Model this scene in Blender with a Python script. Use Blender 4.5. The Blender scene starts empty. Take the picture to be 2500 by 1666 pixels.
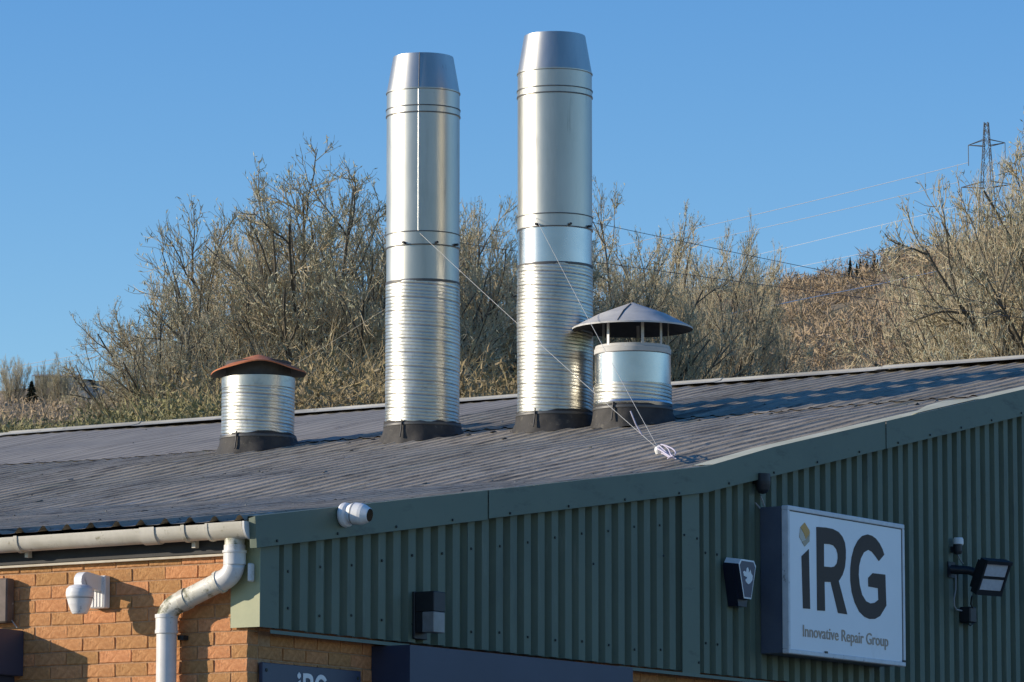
import bpy, bmesh, math, random
import numpy as np
from mathutils import Matrix, Vector

# ------------------------------------------------------------------ camera
scene = bpy.context.scene
CAM = np.array([-21.094, -14.961, 1.60])
YAW, PITCH, FPX = math.radians(32.16), math.radians(7.509), 11587.2     # focal length in pixels of a 2500 px wide frame
Fw = np.array([math.cos(YAW)*math.cos(PITCH), math.sin(YAW)*math.cos(PITCH), math.sin(PITCH)])
Rt = np.array([math.sin(YAW), -math.cos(YAW), 0.0])
Up = np.cross(Rt, Fw)
cd = bpy.data.cameras.new('camera'); cam = bpy.data.objects.new('camera', cd)
scene.collection.objects.link(cam)
cd.sensor_fit = 'HORIZONTAL'; cd.sensor_width = 36; cd.lens = FPX/2500*36
cd.clip_start = 0.5; cd.clip_end = 6000
cam.matrix_world = Matrix(((Rt[0], Up[0], -Fw[0], CAM[0]), (Rt[1], Up[1], -Fw[1], CAM[1]), (Rt[2], Up[2], -Fw[2], CAM[2]), (0, 0, 0, 1)))
scene.camera = cam
scene.render.resolution_x, scene.render.resolution_y = 1024, 682

# ------------------------------------------------------------------ sky, sun, exposure
SUN_EL = math.radians(16.5)
SUN_PHI = math.radians(54)                                   # angle between the sun's azimuth and the brick wall's normal
to_sun = Vector((-math.cos(SUN_PHI)*math.cos(SUN_EL), math.sin(SUN_PHI)*math.cos(SUN_EL), math.sin(SUN_EL)))
world = bpy.data.worlds.new('World'); scene.world = world; world.use_nodes = True
nt = world.node_tree; nt.nodes.clear()
sky = nt.nodes.new('ShaderNodeTexSky'); sky.sky_type = 'NISHITA'; sky.sun_disc = False
sky.sun_elevation = SUN_EL; sky.sun_rotation = math.atan2(to_sun.x, to_sun.y) % (2*math.pi)
sky.air_density = 1.0; sky.dust_density = 0.0; sky.ozone_density = 3.0; sky.altitude = 0
hs = nt.nodes.new('ShaderNodeHueSaturation'); hs.inputs['Saturation'].default_value = 1.31; hs.inputs['Hue'].default_value = .513
bg = nt.nodes.new('ShaderNodeBackground'); bg.inputs['Strength'].default_value = 0.135
wo = nt.nodes.new('ShaderNodeOutputWorld')
nt.links.new(sky.outputs[0], hs.inputs['Color']); nt.links.new(hs.outputs[0], bg.inputs['Color']); nt.links.new(bg.outputs[0], wo.inputs['Surface'])
sl = bpy.data.lights.new('sun', 'SUN'); so = bpy.data.objects.new('sun', sl); scene.collection.objects.link(so)
sl.energy = 4.2; sl.angle = math.radians(0.5); sl.color = (1.0, 0.87, 0.70)
so.rotation_euler = (-to_sun).to_track_quat('-Z', 'Y').to_euler(); so.location = (-20, 20, 30)
scene.view_settings.view_transform = 'Standard'; scene.view_settings.look = 'None'
scene.view_settings.exposure = 0.35; scene.view_settings.gamma = 1.0
scene.view_settings.use_curve_mapping = False

# ------------------------------------------------------------------ helpers
def ray(px, py):
    d = Fw*FPX + Rt*(px-1250) + Up*(833-py)
    return d/np.linalg.norm(d)
def on_plane(px, py, n, c):
    n = np.array(n, float); d = ray(px, py)
    return CAM + d*((c-n@CAM)/(n@d))
def gab(px, py, o=.10): return on_plane(px, py, (0, 1, 0), -o)      # on the gable wall, o metres proud
def brk(px, py, o=0.0): return on_plane(px, py, (1, 0, 0), -o)      # on the brick side wall
KX, K0, K1 = 4.78, .144, .205                                        # roof pitch changes at KX
def rz(x):
    return 4.015+K0*(x+.14) if x < KX else 4.015+K0*(KX+.14)+K1*(x-KX)
def on_roof(px, py):
    P = on_plane(px, py, (-K0, 0, 1), 4.015+K0*.14)
    if 0 < P[0] < KX: return P
    return on_plane(px, py, (-K1, 0, 1), rz(KX)-K1*KX)
def at_depth(px, py, D):
    d = Fw*FPX + Rt*(px-1250) + Up*(833-py)
    h = math.hypot(Fw[0], Fw[1]); fh = np.array([Fw[0]/h, Fw[1]/h, 0])
    return CAM + d*(D/(d@fh))
FH = np.array([math.cos(YAW), math.sin(YAW), 0.0])

col = scene.collection
def link(o, parent=None):
    col.objects.link(o)
    if parent is not None: o.parent = parent
    return o
def setmats(me, m):
    for k in (m if isinstance(m, (list, tuple)) else [m]): me.materials.append(k)
class MB:
    def __init__(s): s.v = []; s.f = []; s.sm = []; s.mi = []; s.m = 0
    def add(s, vs, fs, smooth=False):
        b = len(s.v); s.v += [tuple(map(float, p)) for p in vs]
        for f in fs: s.f.append(tuple(b+i for i in f)); s.sm.append(smooth); s.mi.append(s.m)
        return s
    def box(s, x0, x1, y0, y1, z0, z1):
        v = [(x, y, z) for z in (z0, z1) for y in (y0, y1) for x in (x0, x1)]
        return s.add(v, [(0, 2, 3, 1), (4, 5, 7, 6), (0, 1, 5, 4), (2, 6, 7, 3), (0, 4, 6, 2), (1, 3, 7, 5)])
    def cbox(s, x0, x1, y0, y1, z0, z1, c):                       # box with chamfered edges
        bm = bmesh.new(); r = bmesh.ops.create_cube(bm, size=1)
        for v in bm.verts: v.co = ((x0+x1)/2+v.co.x*(x1-x0), (y0+y1)/2+v.co.y*(y1-y0), (z0+z1)/2+v.co.z*(z1-z0))
        bmesh.ops.bevel(bm, geom=bm.edges[:], offset=c, segments=1, affect='EDGES', clamp_overlap=True)
        bm.verts.index_update(); s.add([v.co for v in bm.verts], [[v.index for v in f.verts] for f in bm.faces]); bm.free(); return s
    def tube(s, pts, r, n=8, cap=True, smooth=True):
        pts = [np.array(p, float) for p in pts]; k = len(pts); rr = r if hasattr(r, '__len__') else [r]*k
        t0 = pts[1]-pts[0]; a = np.array([0, 0, 1.]) if abs(t0[2]) < .8*np.linalg.norm(t0) else np.array([1., 0, 0])
        vs = []
        for i in range(k):
            t = pts[min(i+1, k-1)]-pts[max(i-1, 0)]; t = t/np.linalg.norm(t)
            u = np.cross(t, a); u /= np.linalg.norm(u); w = np.cross(u, t); a = w
            for j in range(n):
                q = 2*math.pi*j/n; vs.append(pts[i]+rr[i]*(u*math.cos(q)+w*math.sin(q)))
        fs = [(i*n+j, i*n+(j+1) % n, (i+1)*n+(j+1) % n, (i+1)*n+j) for i in range(k-1) for j in range(n)]
        if cap: fs += [tuple(range(n))[::-1], tuple((k-1)*n+j for j in range(n))]
        s.add(vs, fs[:n*(k-1)], smooth)
        if cap: s.add(vs[:n], [tuple(range(n))[::-1]]); s.add(vs[-n:], [tuple(range(n))])
        return s
    def rev(s, prof, c=(0, 0, 0), n=48, axis=None, smooth=True):  # prof: [(r,h)...]; corners: repeat a point to split
        ax = np.array(axis if axis is not None else (0, 0, 1), float); ax /= np.linalg.norm(ax)
        a = np.array([0, 0, 1.]) if abs(ax[2]) < .9 else np.array([1., 0, 0])
        u = np.cross(a, ax); u /= np.linalg.norm(u); w = np.cross(ax, u); c = np.array(c, float)
        for i in range(len(prof)-1):
            (r0, h0), (r1, h1) = prof[i], prof[i+1]
            if (r0, h0) == (r1, h1): continue
            vs = [c+ax*h+r*(u*math.cos(2*math.pi*j/n)+w*math.sin(2*math.pi*j/n)) for r, h in ((r0, h0), (r1, h1)) for j in range(n)]
            s.add(vs, [(j, (j+1) % n, n+(j+1) % n, n+j) for j in range(n)], smooth)
        return s
    def prism(s, poly, d, to3):                                   # poly of (a,b); to3(a,b,depth)
        n = len(poly); v = [to3(a, b, 0) for a, b in poly]+[to3(a, b, d) for a, b in poly]
        return s.add(v, [tuple(range(n)), tuple(range(2*n-1, n-1, -1))]+[(i, n+i, n+(i+1) % n, (i+1) % n) for i in range(n)])
    def me(s, name, m):
        me = bpy.data.meshes.new(name); me.from_pydata(s.v, [], s.f)
        me.polygons.foreach_set('use_smooth', s.sm); me.polygons.foreach_set('material_index', s.mi)
        setmats(me, m); me.update(); return me
    def build(s, name, m, parent=None): return link(bpy.data.objects.new(name, s.me(name, m)), parent)
def outward(o):
    bm = bmesh.new(); bm.from_mesh(o.data); bmesh.ops.recalc_face_normals(bm, faces=bm.faces); bm.to_mesh(o.data); bm.free(); return o
def tag(o, label, cat, group=None, kind=None):
    if label: o['label'] = label
    if cat: o['category'] = cat
    if group: o['group'] = group
    if kind: o['kind'] = kind
    return o
def thing(name, loc, label, cat, group=None):
    o = bpy.data.objects.new(name, None); link(o); o.location = tuple(map(float, loc)); o.empty_display_size = .2
    return tag(o, label, cat, group)
def local(o, child):                                              # meshes are written in world space: keep them there
    child.matrix_parent_inverse = Matrix.Translation(-o.location); return child
def part(mb, name, m, root, parent=None, label=None):
    c = mb.build(name, m)
    p = parent if parent is not None else root
    c.parent = p
    if root.type == 'EMPTY' and p is root: c.matrix_parent_inverse = Matrix.Translation(-root.location)
    if label: c['label'] = label
    return c
def inst(name, me, parent, M=None):
    c = bpy.data.objects.new(name, me); link(c, parent)
    if M is not None: c.matrix_local = M
    return c

def np_mesh(name, V, Fq, m):                                      # big meshes; Fq (n,3) or (n,4)
    me = bpy.data.meshes.new(name); V = np.asarray(V, np.float32); Fq = np.asarray(Fq, np.int32); k = Fq.shape[1]
    me.vertices.add(len(V)); me.vertices.foreach_set('co', V.ravel())
    me.loops.add(Fq.size); me.loops.foreach_set('vertex_index', Fq.ravel())
    me.polygons.add(len(Fq)); me.polygons.foreach_set('loop_start', np.arange(0, Fq.size, k, dtype=np.int32))
    me.polygons.foreach_set('use_smooth', np.zeros(len(Fq), bool))
    setmats(me, m); me.update(calc_edges=True); me.validate(); return me

# ------------------------------------------------------------------ materials
def mat(name, c1, c2=None, scale=8, rough=.6, metal=0., bump=0., bscale=40, stretch=(1, 1, 1), spots=None, island=None, obj_rand=0, rvar=0, spec=None, detail=6, lo=.35, hi=.65):
    m = bpy.data.materials.new(name); m.use_nodes = True; N = m.node_tree.nodes; L = m.node_tree.links
    b = N['Principled BSDF']; b.inputs['Roughness'].default_value = rough; b.inputs['Metallic'].default_value = metal
    if spec is not None: b.inputs['Specular IOR Level'].default_value = spec
    tc = N.new('ShaderNodeTexCoord'); mp = N.new('ShaderNodeMapping'); mp.inputs['Scale'].default_value = stretch
    L.new(tc.outputs['Object'], mp.inputs['Vector'])
    no = N.new('ShaderNodeTexNoise'); no.inputs['Scale'].default_value = scale; no.inputs['Detail'].default_value = detail; no.inputs['Roughness'].default_value = .62
    L.new(mp.outputs[0], no.inputs['Vector'])
    cr = N.new('ShaderNodeValToRGB'); cr.color_ramp.elements[0].position = lo; cr.color_ramp.elements[1].position = hi
    cr.color_ramp.elements[0].color = (*c1, 1); cr.color_ramp.elements[1].color = (*(c2 or c1), 1)
    L.new(no.outputs['Fac'], cr.inputs['Fac']); out = cr.outputs[0]
    if island:                                                    # a colour of its own for every leaf or twig
        g = N.new('ShaderNodeNewGeometry'); ir = N.new('ShaderNodeValToRGB'); ir.color_ramp.interpolation = 'LINEAR'
        els = ir.color_ramp.elements
        while len(els) < len(island): els.new(.5)
        for i, c in enumerate(island): els[i].position = i/(len(island)-1); els[i].color = (*c, 1)
        L.new(g.outputs['Random Per Island'], ir.inputs['Fac'])
        mx = N.new('ShaderNodeMix'); mx.data_type = 'RGBA'; mx.blend_type = 'MIX'; mx.inputs['Factor'].default_value = .55
        L.new(out, mx.inputs['A']); L.new(ir.outputs[0], mx.inputs['B']); out = mx.outputs['Result']
    for sp in (spots or []):                                      # (colour, noise scale, threshold, softness, stretch)
        n2 = N.new('ShaderNodeTexNoise'); n2.inputs['Scale'].default_value = sp[1]; n2.inputs['Detail'].default_value = 5; n2.inputs['Roughness'].default_value = .7
        m2 = N.new('ShaderNodeMapping'); m2.inputs['Scale'].default_value = sp[4] if len(sp) > 4 else (1, 1, 1); m2.inputs['Location'].default_value = (sp[1]*.37, 1.7, sp[2]*9)
        L.new(tc.outputs['Object'], m2.inputs['Vector']); L.new(m2.outputs[0], n2.inputs['Vector'])
        mr = N.new('ShaderNodeMapRange'); mr.inputs['From Min'].default_value = sp[2]; mr.inputs['From Max'].default_value = sp[2]+sp[3]; mr.inputs['To Max'].default_value = sp[5] if len(sp) > 5 else 1.0
        L.new(n2.outputs['Fac'], mr.inputs['Value'])
        mx = N.new('ShaderNodeMix'); mx.data_type = 'RGBA'; L.new(mr.outputs[0], mx.inputs['Factor']); L.new(out, mx.inputs['A']); mx.inputs['B'].default_value = (*sp[0], 1); out = mx.outputs['Result']
    if obj_rand:
        oi = N.new('ShaderNodeObjectInfo'); hsv = N.new('ShaderNodeHueSaturation')
        mr = N.new('ShaderNodeMapRange'); mr.inputs['To Min'].default_value = 1-obj_rand; mr.inputs['To Max'].default_value = 1+obj_rand
        L.new(oi.outputs['Random'], mr.inputs['Value']); L.new(mr.outputs[0], hsv.inputs['Value'])
        mh = N.new('ShaderNodeMapRange'); mh.inputs['To Min'].default_value = .5+obj_rand*.045; mh.inputs['To Max'].default_value = .5-obj_rand*.045
        L.new(oi.outputs['Random'], mh.inputs['Value']); L.new(mh.outputs[0], hsv.inputs['Hue']); L.new(out, hsv.inputs['Color']); out = hsv.outputs[0]
    L.new(out, b.inputs['Base Color'])
    if rvar:
        mr = N.new('ShaderNodeMapRange'); mr.inputs['To Min'].default_value = max(.02, rough-rvar); mr.inputs['To Max'].default_value = min(1, rough+rvar)
        L.new(no.outputs['Fac'], mr.inputs['Value']); L.new(mr.outputs[0], b.inputs['Roughness'])
    if bump:
        n3 = N.new('ShaderNodeTexNoise'); n3.inputs['Scale'].default_value = bscale; n3.inputs['Detail'].default_value = 6; n3.inputs['Roughness'].default_value = .6
        L.new(mp.outputs[0], n3.inputs['Vector'])
        bp = N.new('ShaderNodeBump'); bp.inputs['Strength'].default_value = 1; bp.inputs['Distance'].default_value = bump
        L.new(n3.outputs['Fac'], bp.inputs['Height']); L.new(bp.outputs[0], b.inputs['Normal'])
    return m
M = {}
M['brick'] = mat('brick', (.41, .180, .064), (.58, .285, .115), 34, .9, bump=.006, bscale=75, spots=[((.24, .11, .05), 60, .60, .10, (1, 1, 1), .6), ((.62, .38, .20), 45, .62, .1, (1, 1, 1), .5), ((.20, .13, .075), 7, .58, .10, (1, 1, 1), .45)], obj_rand=.17)
M['mortar'] = mat('mortar', (.33, .19, .10), (.46, .29, .17), 40, .95, bump=.002, bscale=120)
M['green'] = mat('green_paint', (.098, .128, .088), (.130, .164, .114), 1.6, .6, spots=[((.055, .070, .055), 3.0, .56, .18, (1, 1, .22), .7), ((.19, .215, .16), 11, .60, .10, (1, 1, .12), .55), ((.05, .06, .05), 16, .66, .06, (1, 1, .3), .6)], bump=.0006, bscale=9, rvar=.08)
M['green_flash'] = mat('green_flashing', (.102, .134, .092), (.134, .168, .116), 1.6, .55, spots=[((.06, .075, .055), 5, .56, .15, (.6, 1, 2), .7), ((.16, .19, .15), 9, .62, .12, (1, 1, .4), .4)], bump=.0012, bscale=5, rvar=.08)
M['olive'] = mat('sunlit_green_corner', (.30, .32, .18), (.36, .37, .21), 6, .5)  # green trim paint made lighter, with direct sun put into the colour
M['flange'] = mat('sunlit_flange', (.46, .47, .33), (.58, .58, .44), 3, .7, spots=[((.22, .23, .16), 6, .62, .1, (1, 1, 1), .6)])  # flashing green raised to cream: sunlight on the flange is in the colour
M['screw'] = mat('screw', (.02, .025, .02), rough=.5)
M['roof'] = mat('roof_sheet', (.285, .248, .19), (.42, .37, .288), 3.2, .95, stretch=(.35, 2.2, 1), bump=.0020, bscale=60,
    spots=[((.100, .092, .078), 3.0, .52, .16, (.35, 1.5, 1), .85), ((.075, .070, .060), 11, .57, .10, (.22, 2.4, 1), .85), ((.50, .49, .45), 20, .61, .05, (.14, 3.2, 1), .8), ((.045, .045, .04), 34, .60, .06, (.6, 1.3, 1), .9), ((.26, .27, .19), 2.2, .58, .15, (.6, 1, 1), .6), ((.55, .54, .50), 60, .70, .03, (.8, 1, 1), .8)], obj_rand=.09, rvar=.04, spec=.2)
M['roof_blue'] = mat('roof_sheet_smooth', (.255, .235, .20), (.335, .31, .265), 3, .9, stretch=(.4, 1.5, 1), spots=[((.10, .10, .11), 6, .58, .12, (.4, 1.6, 1), .8), ((.42, .41, .40), 22, .68, .05, (.4, 1.5, 1), .7)], rvar=.15)
M['moss'] = mat('moss', (.045, .043, .035), (.12, .115, .08), 3, .95, island=[(.03, .03, .026), (.07, .065, .05), (.12, .12, .08), (.42, .41, .38)])
M['deck'] = mat('roof_deck', (.02, .02, .022), rough=.9)
M['ridge'] = mat('ridge_cap', (.34, .33, .28), (.58, .56, .47), .9, .85, spots=[((.06, .06, .05), 7, .60, .1, (1, .6, 1), .9)], bump=.003, bscale=20)
M['steel'] = mat('flue_steel', (.43, .42, .375), (.51, .50, .45), 3, .40, 1., bump=.0009, bscale=2.6, stretch=(1, 1, .35), rvar=.06, spots=[((.34, .33, .29), 4, .55, .2, (1, 1, .16), .7), ((.28, .27, .24), 13, .62, .1, (1, 1, .1), .6), ((.25, .24, .21), 40, .68, .05, (1, 1, .6), .5)])
M['duct'] = mat('duct_foil', (.43, .42, .375), (.53, .52, .47), 5, .39, 1., bump=.0022, bscale=11, rvar=.09, spots=[((.28, .27, .24), 9, .56, .14, (1, 1, 1.6), .75), ((.22, .21, .18), 30, .63, .08, (1, 1, 1), .6), ((.20, .19, .16), 3, .60, .15, (1, 1, .4), .5)])
M['bright'] = mat('polished_collar', (.46, .46, .44), (.54, .54, .52), 3, .27, 1., bump=.0004, bscale=3, rvar=.03)
M['galv'] = mat('galvanised_cap', (.46, .455, .43), (.55, .545, .52), 9, .7, .1, bump=.001, bscale=10, rvar=.1, spots=[((.16, .16, .16), 5, .60, .1, (1, 1, 1), .6)])
M['under'] = mat('dark_metal', (.045, .043, .04), (.07, .065, .06), 12, .8)  # near-black metal for cap undersides, cap seam, liner and throat
M['seam'] = mat('seam_dark', (.10, .10, .10), rough=.5, metal=.6)
M['rust'] = mat('rust', (.40, .115, .042), (.55, .20, .085), 10, .85, bump=.002, bscale=35, spots=[((.10, .035, .02), 14, .60, .12)])
M['rubber'] = mat('flashing_rubber', (.018, .018, .019), (.045, .042, .038), 7, .75, bump=.004, bscale=14, spots=[((.20, .18, .14), 9, .60, .14, (1, 1, 1), .6)])
M['pvc'] = mat('white_pvc', (.47, .44, .36), (.58, .55, .47), 7, .42, spots=[((.17, .15, .07), 11, .60, .10, (1, 1, 1), .75), ((.30, .28, .16), 30, .62, .1, (1, 1, 1), .5)])
M['pvc_moss'] = mat('mossy_pvc', (.58, .56, .46), (.70, .68, .60), 7, .5, spots=[((.10, .105, .03), 9, .50, .10, (1, 1, 1), .9), ((.05, .05, .02), 26, .58, .08, (1, 1, 1), .8)], bump=.001, bscale=60)
M['pvc_clean'] = mat('clean_pvc', (.60, .595, .57), (.70, .69, .665), 9, .42, spots=[((.30, .28, .2), 14, .60, .1, (1, 1, 1), .6), ((.22, .20, .12), 30, .66, .06, (1, 1, .4), .6)])
M['white'] = mat('white_plastic', (.76, .76, .74), (.82, .82, .80), 8, .4)
M['dirty_white'] = mat('weathered_white', (.66, .66, .65), (.76, .76, .75), 14, .5, spots=[((.25, .20, .17), 22, .62, .08, (1, 1, 1), .7)])
M['black'] = mat('black_plastic', (.012, .013, .016), (.02, .021, .024), 9, .5)
M['fascia'] = mat('black_fascia', (.013, .014, .014), (.022, .022, .022), 9, .7)
M['cream_edge'] = mat('cream_edge', (.45, .40, .30), (.55, .50, .40), 12, .7)
M['navy'] = mat('navy_panel', (.022, .034, .072), (.028, .042, .085), 2.5, .45)
M['navy_dark'] = mat('navy_sheet', (.030, .045, .085), (.036, .052, .095), 3, .4)
M['signside'] = mat('sign_box_side', (.085, .10, .135), (.11, .125, .16), 4, .4)
M['signface'] = mat('sign_face', (.88, .88, .88), (.91, .91, .91), 3, .3, spots=[((.52, .51, .47), 3, .62, .15, (1, 1, .3), .35)])
M['letter'] = mat('letter_print', (.078, .056, .040), (.086, .062, .045), 6, .75)
M['gold1'] = mat('gold_print', (.68, .36, .08), rough=.5); M['gold2'] = mat('pale_gold_print', (.60, .52, .40), rough=.4); M['gold3'] = mat('gold_shade_print', (.45, .36, .24), rough=.4)
M['slogan'] = mat('slogan_print', (.48, .36, .26), rough=.6)
M['lens'] = mat('dark_glass', (.006, .007, .009), rough=.08)
M['lamp_glass'] = mat('lamp_diffuser', (.20, .20, .195), (.27, .27, .265), 12, .35)
M['alarm_blue'] = mat('alarm_navy', (.035, .032, .075), rough=.35); M['alarm_body'] = mat('alarm_dark_body', (.010, .014, .030), rough=.4)
M['led'] = mat('led_panel', (.50, .51, .54), (.58, .59, .62), 30, .25)
M['cable'] = mat('grey_cable', (.32, .32, .32), rough=.5); M['wire'] = mat('guy_wire', (.50, .49, .44), (.60, .59, .54), 20, .45, .2)
M['wire_dull'] = mat('dull_wire', (.30, .28, .23), rough=.6)
M['wire_dark'] = mat('weathered_wire', (.10, .10, .11), rough=.6, metal=.4)
M['rope'] = mat('rope', (.42, .39, .50), (.58, .55, .64), 30, .8)
M['brown'] = mat('brown_metal', (.10, .075, .06), (.16, .12, .10), 12, .7)
M['tarmac'] = mat('yard_concrete', (.15, .148, .142), (.20, .197, .19), 4, .9)
M['earth'] = mat('hillside', (.17, .125, .075), (.30, .225, .135), .12, .95, spots=[((.10, .105, .045), .05, .52, .12, (1, 1, 1), .8), ((.20, .15, .08), .4, .60, .1, (1, 1, 1), .6)], bump=.3, bscale=.6)
M['bark'] = mat('bark', (.060, .054, .042), (.13, .115, .088), 9, .9)
M['twig'] = mat('twigs', (.35, .285, .175), (.50, .415, .265), 1.2, .85, island=[(.20, .16, .10), (.46, .375, .235), (.64, .56, .39), (.42, .38, .22)])
M['catkin'] = mat('catkins', (.34, .33, .21), (.44, .43, .30), 1.5, .8, island=[(.20, .20, .12), (.42, .41, .27), (.55, .53, .40), (.34, .37, .22)])
M['scrub'] = mat('scrub', (.20, .155, .08), (.36, .275, .14), .35, .9, island=[(.08, .06, .035), (.27, .205, .10), (.48, .38, .21), (.24, .225, .10), (.15, .11, .07), (.60, .50, .31)])
M['scrub_green'] = mat('olive_scrub', (.175, .17, .075), (.29, .255, .12), .4, .9, island=[(.08, .085, .04), (.24, .235, .10), (.40, .365, .18), (.18, .19, .075), (.34, .27, .15)])
M['wood'] = mat('far_wood', (.30, .22, .135), (.42, .315, .20), .05, .95, island=[(.24, .18, .12), (.36, .27, .175), (.46, .355, .23), (.28, .235, .145)])
M['spruce'] = mat('spruce', (.016, .024, .014), (.035, .045, .025), 1.5, .9)
M['pylon'] = mat('pylon_steel', (.11, .12, .13), rough=.6, metal=.5); M['conductor'] = mat('conductor', (.66, .66, .66), rough=.5, metal=.0)
M['render'] = mat('pale_render', (.50, .48, .42), (.58, .56, .50), 1, .9); M['slate'] = mat('slate_roof', (.24, .24, .24), (.30, .30, .29), 2, .8); M['window'] = mat('window_dark', (.03, .035, .04), rough=.2)

# ------------------------------------------------------------------ the ground
def smooth(t): t = np.clip(t, 0, 1); return t*t*(3-2*t)
HP = np.array([-2500, -600, 0, 250, 600, 1000, 1500, 1800, 2100, 2300, 2500, 3000, 5000.]); HY = np.array([1040, 1005, 990, 988, 980, 915, 820, 765, 700, 655, 610, 530, 400.])
def horizon_e(px): return (2358-np.interp(px, HP, HY))/11587.2
def terrain(x, y):
    x = np.asarray(x, float); y = np.asarray(y, float)
    dx, dy = x-CAM[0], y-CAM[1]
    D = dx*FH[0]+dy*FH[1]; Lr = dx*Rt[0]+dy*Rt[1]
    px = 1250+FPX*Lr/np.maximum(D, 20)
    e0, eh = .1055, horizon_e(px)
    e = e0+(eh-e0)*np.clip((D-64)/330, 0, 1)
    z = 1.6+np.minimum(D, 620)*e
    wob = .35*np.sin(x*.11+1.3)*np.cos(y*.09)+.2*np.sin(x*.31)*np.sin(y*.27)
    z = z+wob*np.clip((D-70)/200, 0, 1)*np.clip(D/120, 1, 4)
    return np.where(D > 50, z*smooth((D-55)/7.5), 0.0)
gD = np.concatenate([np.array([-400, -100, -30, 0, 20, 40, 50]), np.linspace(54, 66, 13), np.linspace(70, 200, 27), np.linspace(210, 640, 44), np.array([700, 900, 1400, 2500, 4500])])
gA = np.concatenate([np.linspace(-1.6, -.2, 15), np.linspace(-.18, .18, 61), np.linspace(.2, 1.6, 15)])
V = []
for D in gD:
    for a in gA:
        lat = a*max(D, 60)*1.6 if D > 0 else a*300
        p = CAM+FH*D+Rt*lat; V.append((p[0], p[1], float(terrain(p[0], p[1]))))
nA = len(gA)
Fq = [(i*nA+j, i*nA+j+1, (i+1)*nA+j+1, (i+1)*nA+j) for i in range(len(gD)-1) for j in range(nA-1)]
gme = np_mesh('ground', V, Fq, M['earth']); gme.polygons.foreach_set('use_smooth', np.ones(len(Fq), bool))
ground = link(bpy.data.objects.new('ground', gme)); outward(ground)
if ground.data.polygons[len(Fq)//2].normal.z < 0: ground.data.flip_normals()
tag(ground, 'rough brown hillside rising behind the industrial building', 'hillside', kind='structure')
yard = MB().add([(-60, -60, .012), (40, -60, .012), (40, 0, .012), (24, 22, .012), (-60, 30, .012)], [(0, 1, 2, 3, 4)]).build('yard', M['tarmac'])
tag(yard, 'grey concrete yard round the industrial building', 'yard', kind='structure')

# ------------------------------------------------------------------ the building
bld = thing('industrial_building', (0, 0, 0), 'industrial building with orange brick side, green ribbed gable cladding and grey sheet roof', 'building')
BLEN, RX, XE = 16.0, 13.02, 20.0
# side wall of bricks
sw = part(MB().box(.006, .22, .006, BLEN, 0, 3.84), 'side_wall', M['mortar'], bld)
fw = part(MB().box(.224, XE, .006, .22, 0, 3.45).box(XE-.2, XE, .224, BLEN, 0, 4.6).box(.224, XE-.204, BLEN-.2, BLEN, 0, 3.8), 'front_wall', M['mortar'], bld)
random.seed(4)
def brick_mesh(L, tilt):
    b = MB(); g = .0034
    b.cbox(-.0, .10, -L/2+g, L/2-g, -.0375+g, .0375-g, .0035); me = b.me('brick', M['brick'])
    for v in me.vertices:
        if v.co.x < .05: v.co.x += random.uniform(-.0025, .0025)
        v.co.y += random.uniform(-.0012, .0012); v.co.z += random.uniform(-.0012, .0012)
    return me
stretch_b = [brick_mesh(.225, 0) for _ in range(8)]; head_b = [brick_mesh(.1125, 0) for _ in range(4)]; half_b = [brick_mesh(.1125, 0) for _ in range(3)]
ZT = 3.79
for r in range(-1, 16):
    z = ZT-.0375-.075*r if r >= 0 else ZT+.0375*.86
    y = 0.0
    if r % 2 == 0 and r >= 0: inst('brick', random.choice(head_b), sw, Matrix.Translation((random.uniform(-.002, .002), .05625, z))); y = .1125
    elif r < 0: y = 0
    while y < 3.1:
        Mx = Matrix.Translation((random.uniform(-.003, .002), y+.1125, z))
        if r < 0: Mx = Mx @ Matrix.Diagonal((1, 1, .80, 1))
        inst('brick', random.choice(stretch_b), sw, Mx); y += .225
Rq = Matrix.Rotation(math.radians(90), 4, 'Z')                    # brick face turned to -Y
def gable_bricks(x0, x1, rows, flush):
    for r in rows:
        z = ZT-.0375-.075*r; x = x0+(.1125 if r % 2 else 0)
        if flush and r % 2: inst('brick', random.choice(half_b), fw, Matrix.Translation((x0+.05625, random.uniform(-.002, .002), z)) @ Rq)
        while x < x1:
            inst('brick', random.choice(stretch_b), fw, Matrix.Translation((x+.1125, random.uniform(-.003, .002), z)) @ Rq); x += .225
gable_bricks(.104, 1.3, range(4, 14), False); gable_bricks(3.4, 8.6, range(4, 8), True)

# fascia, cream edge
part(MB().box(-.035, .0, .10, BLEN, 3.842, 3.985), 'fascia_board', M['fascia'], bld)
part(MB().box(-.034, -.006, .075, BLEN, 3.826, 3.838), 'edge_trim', M['cream_edge'], bld)

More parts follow.
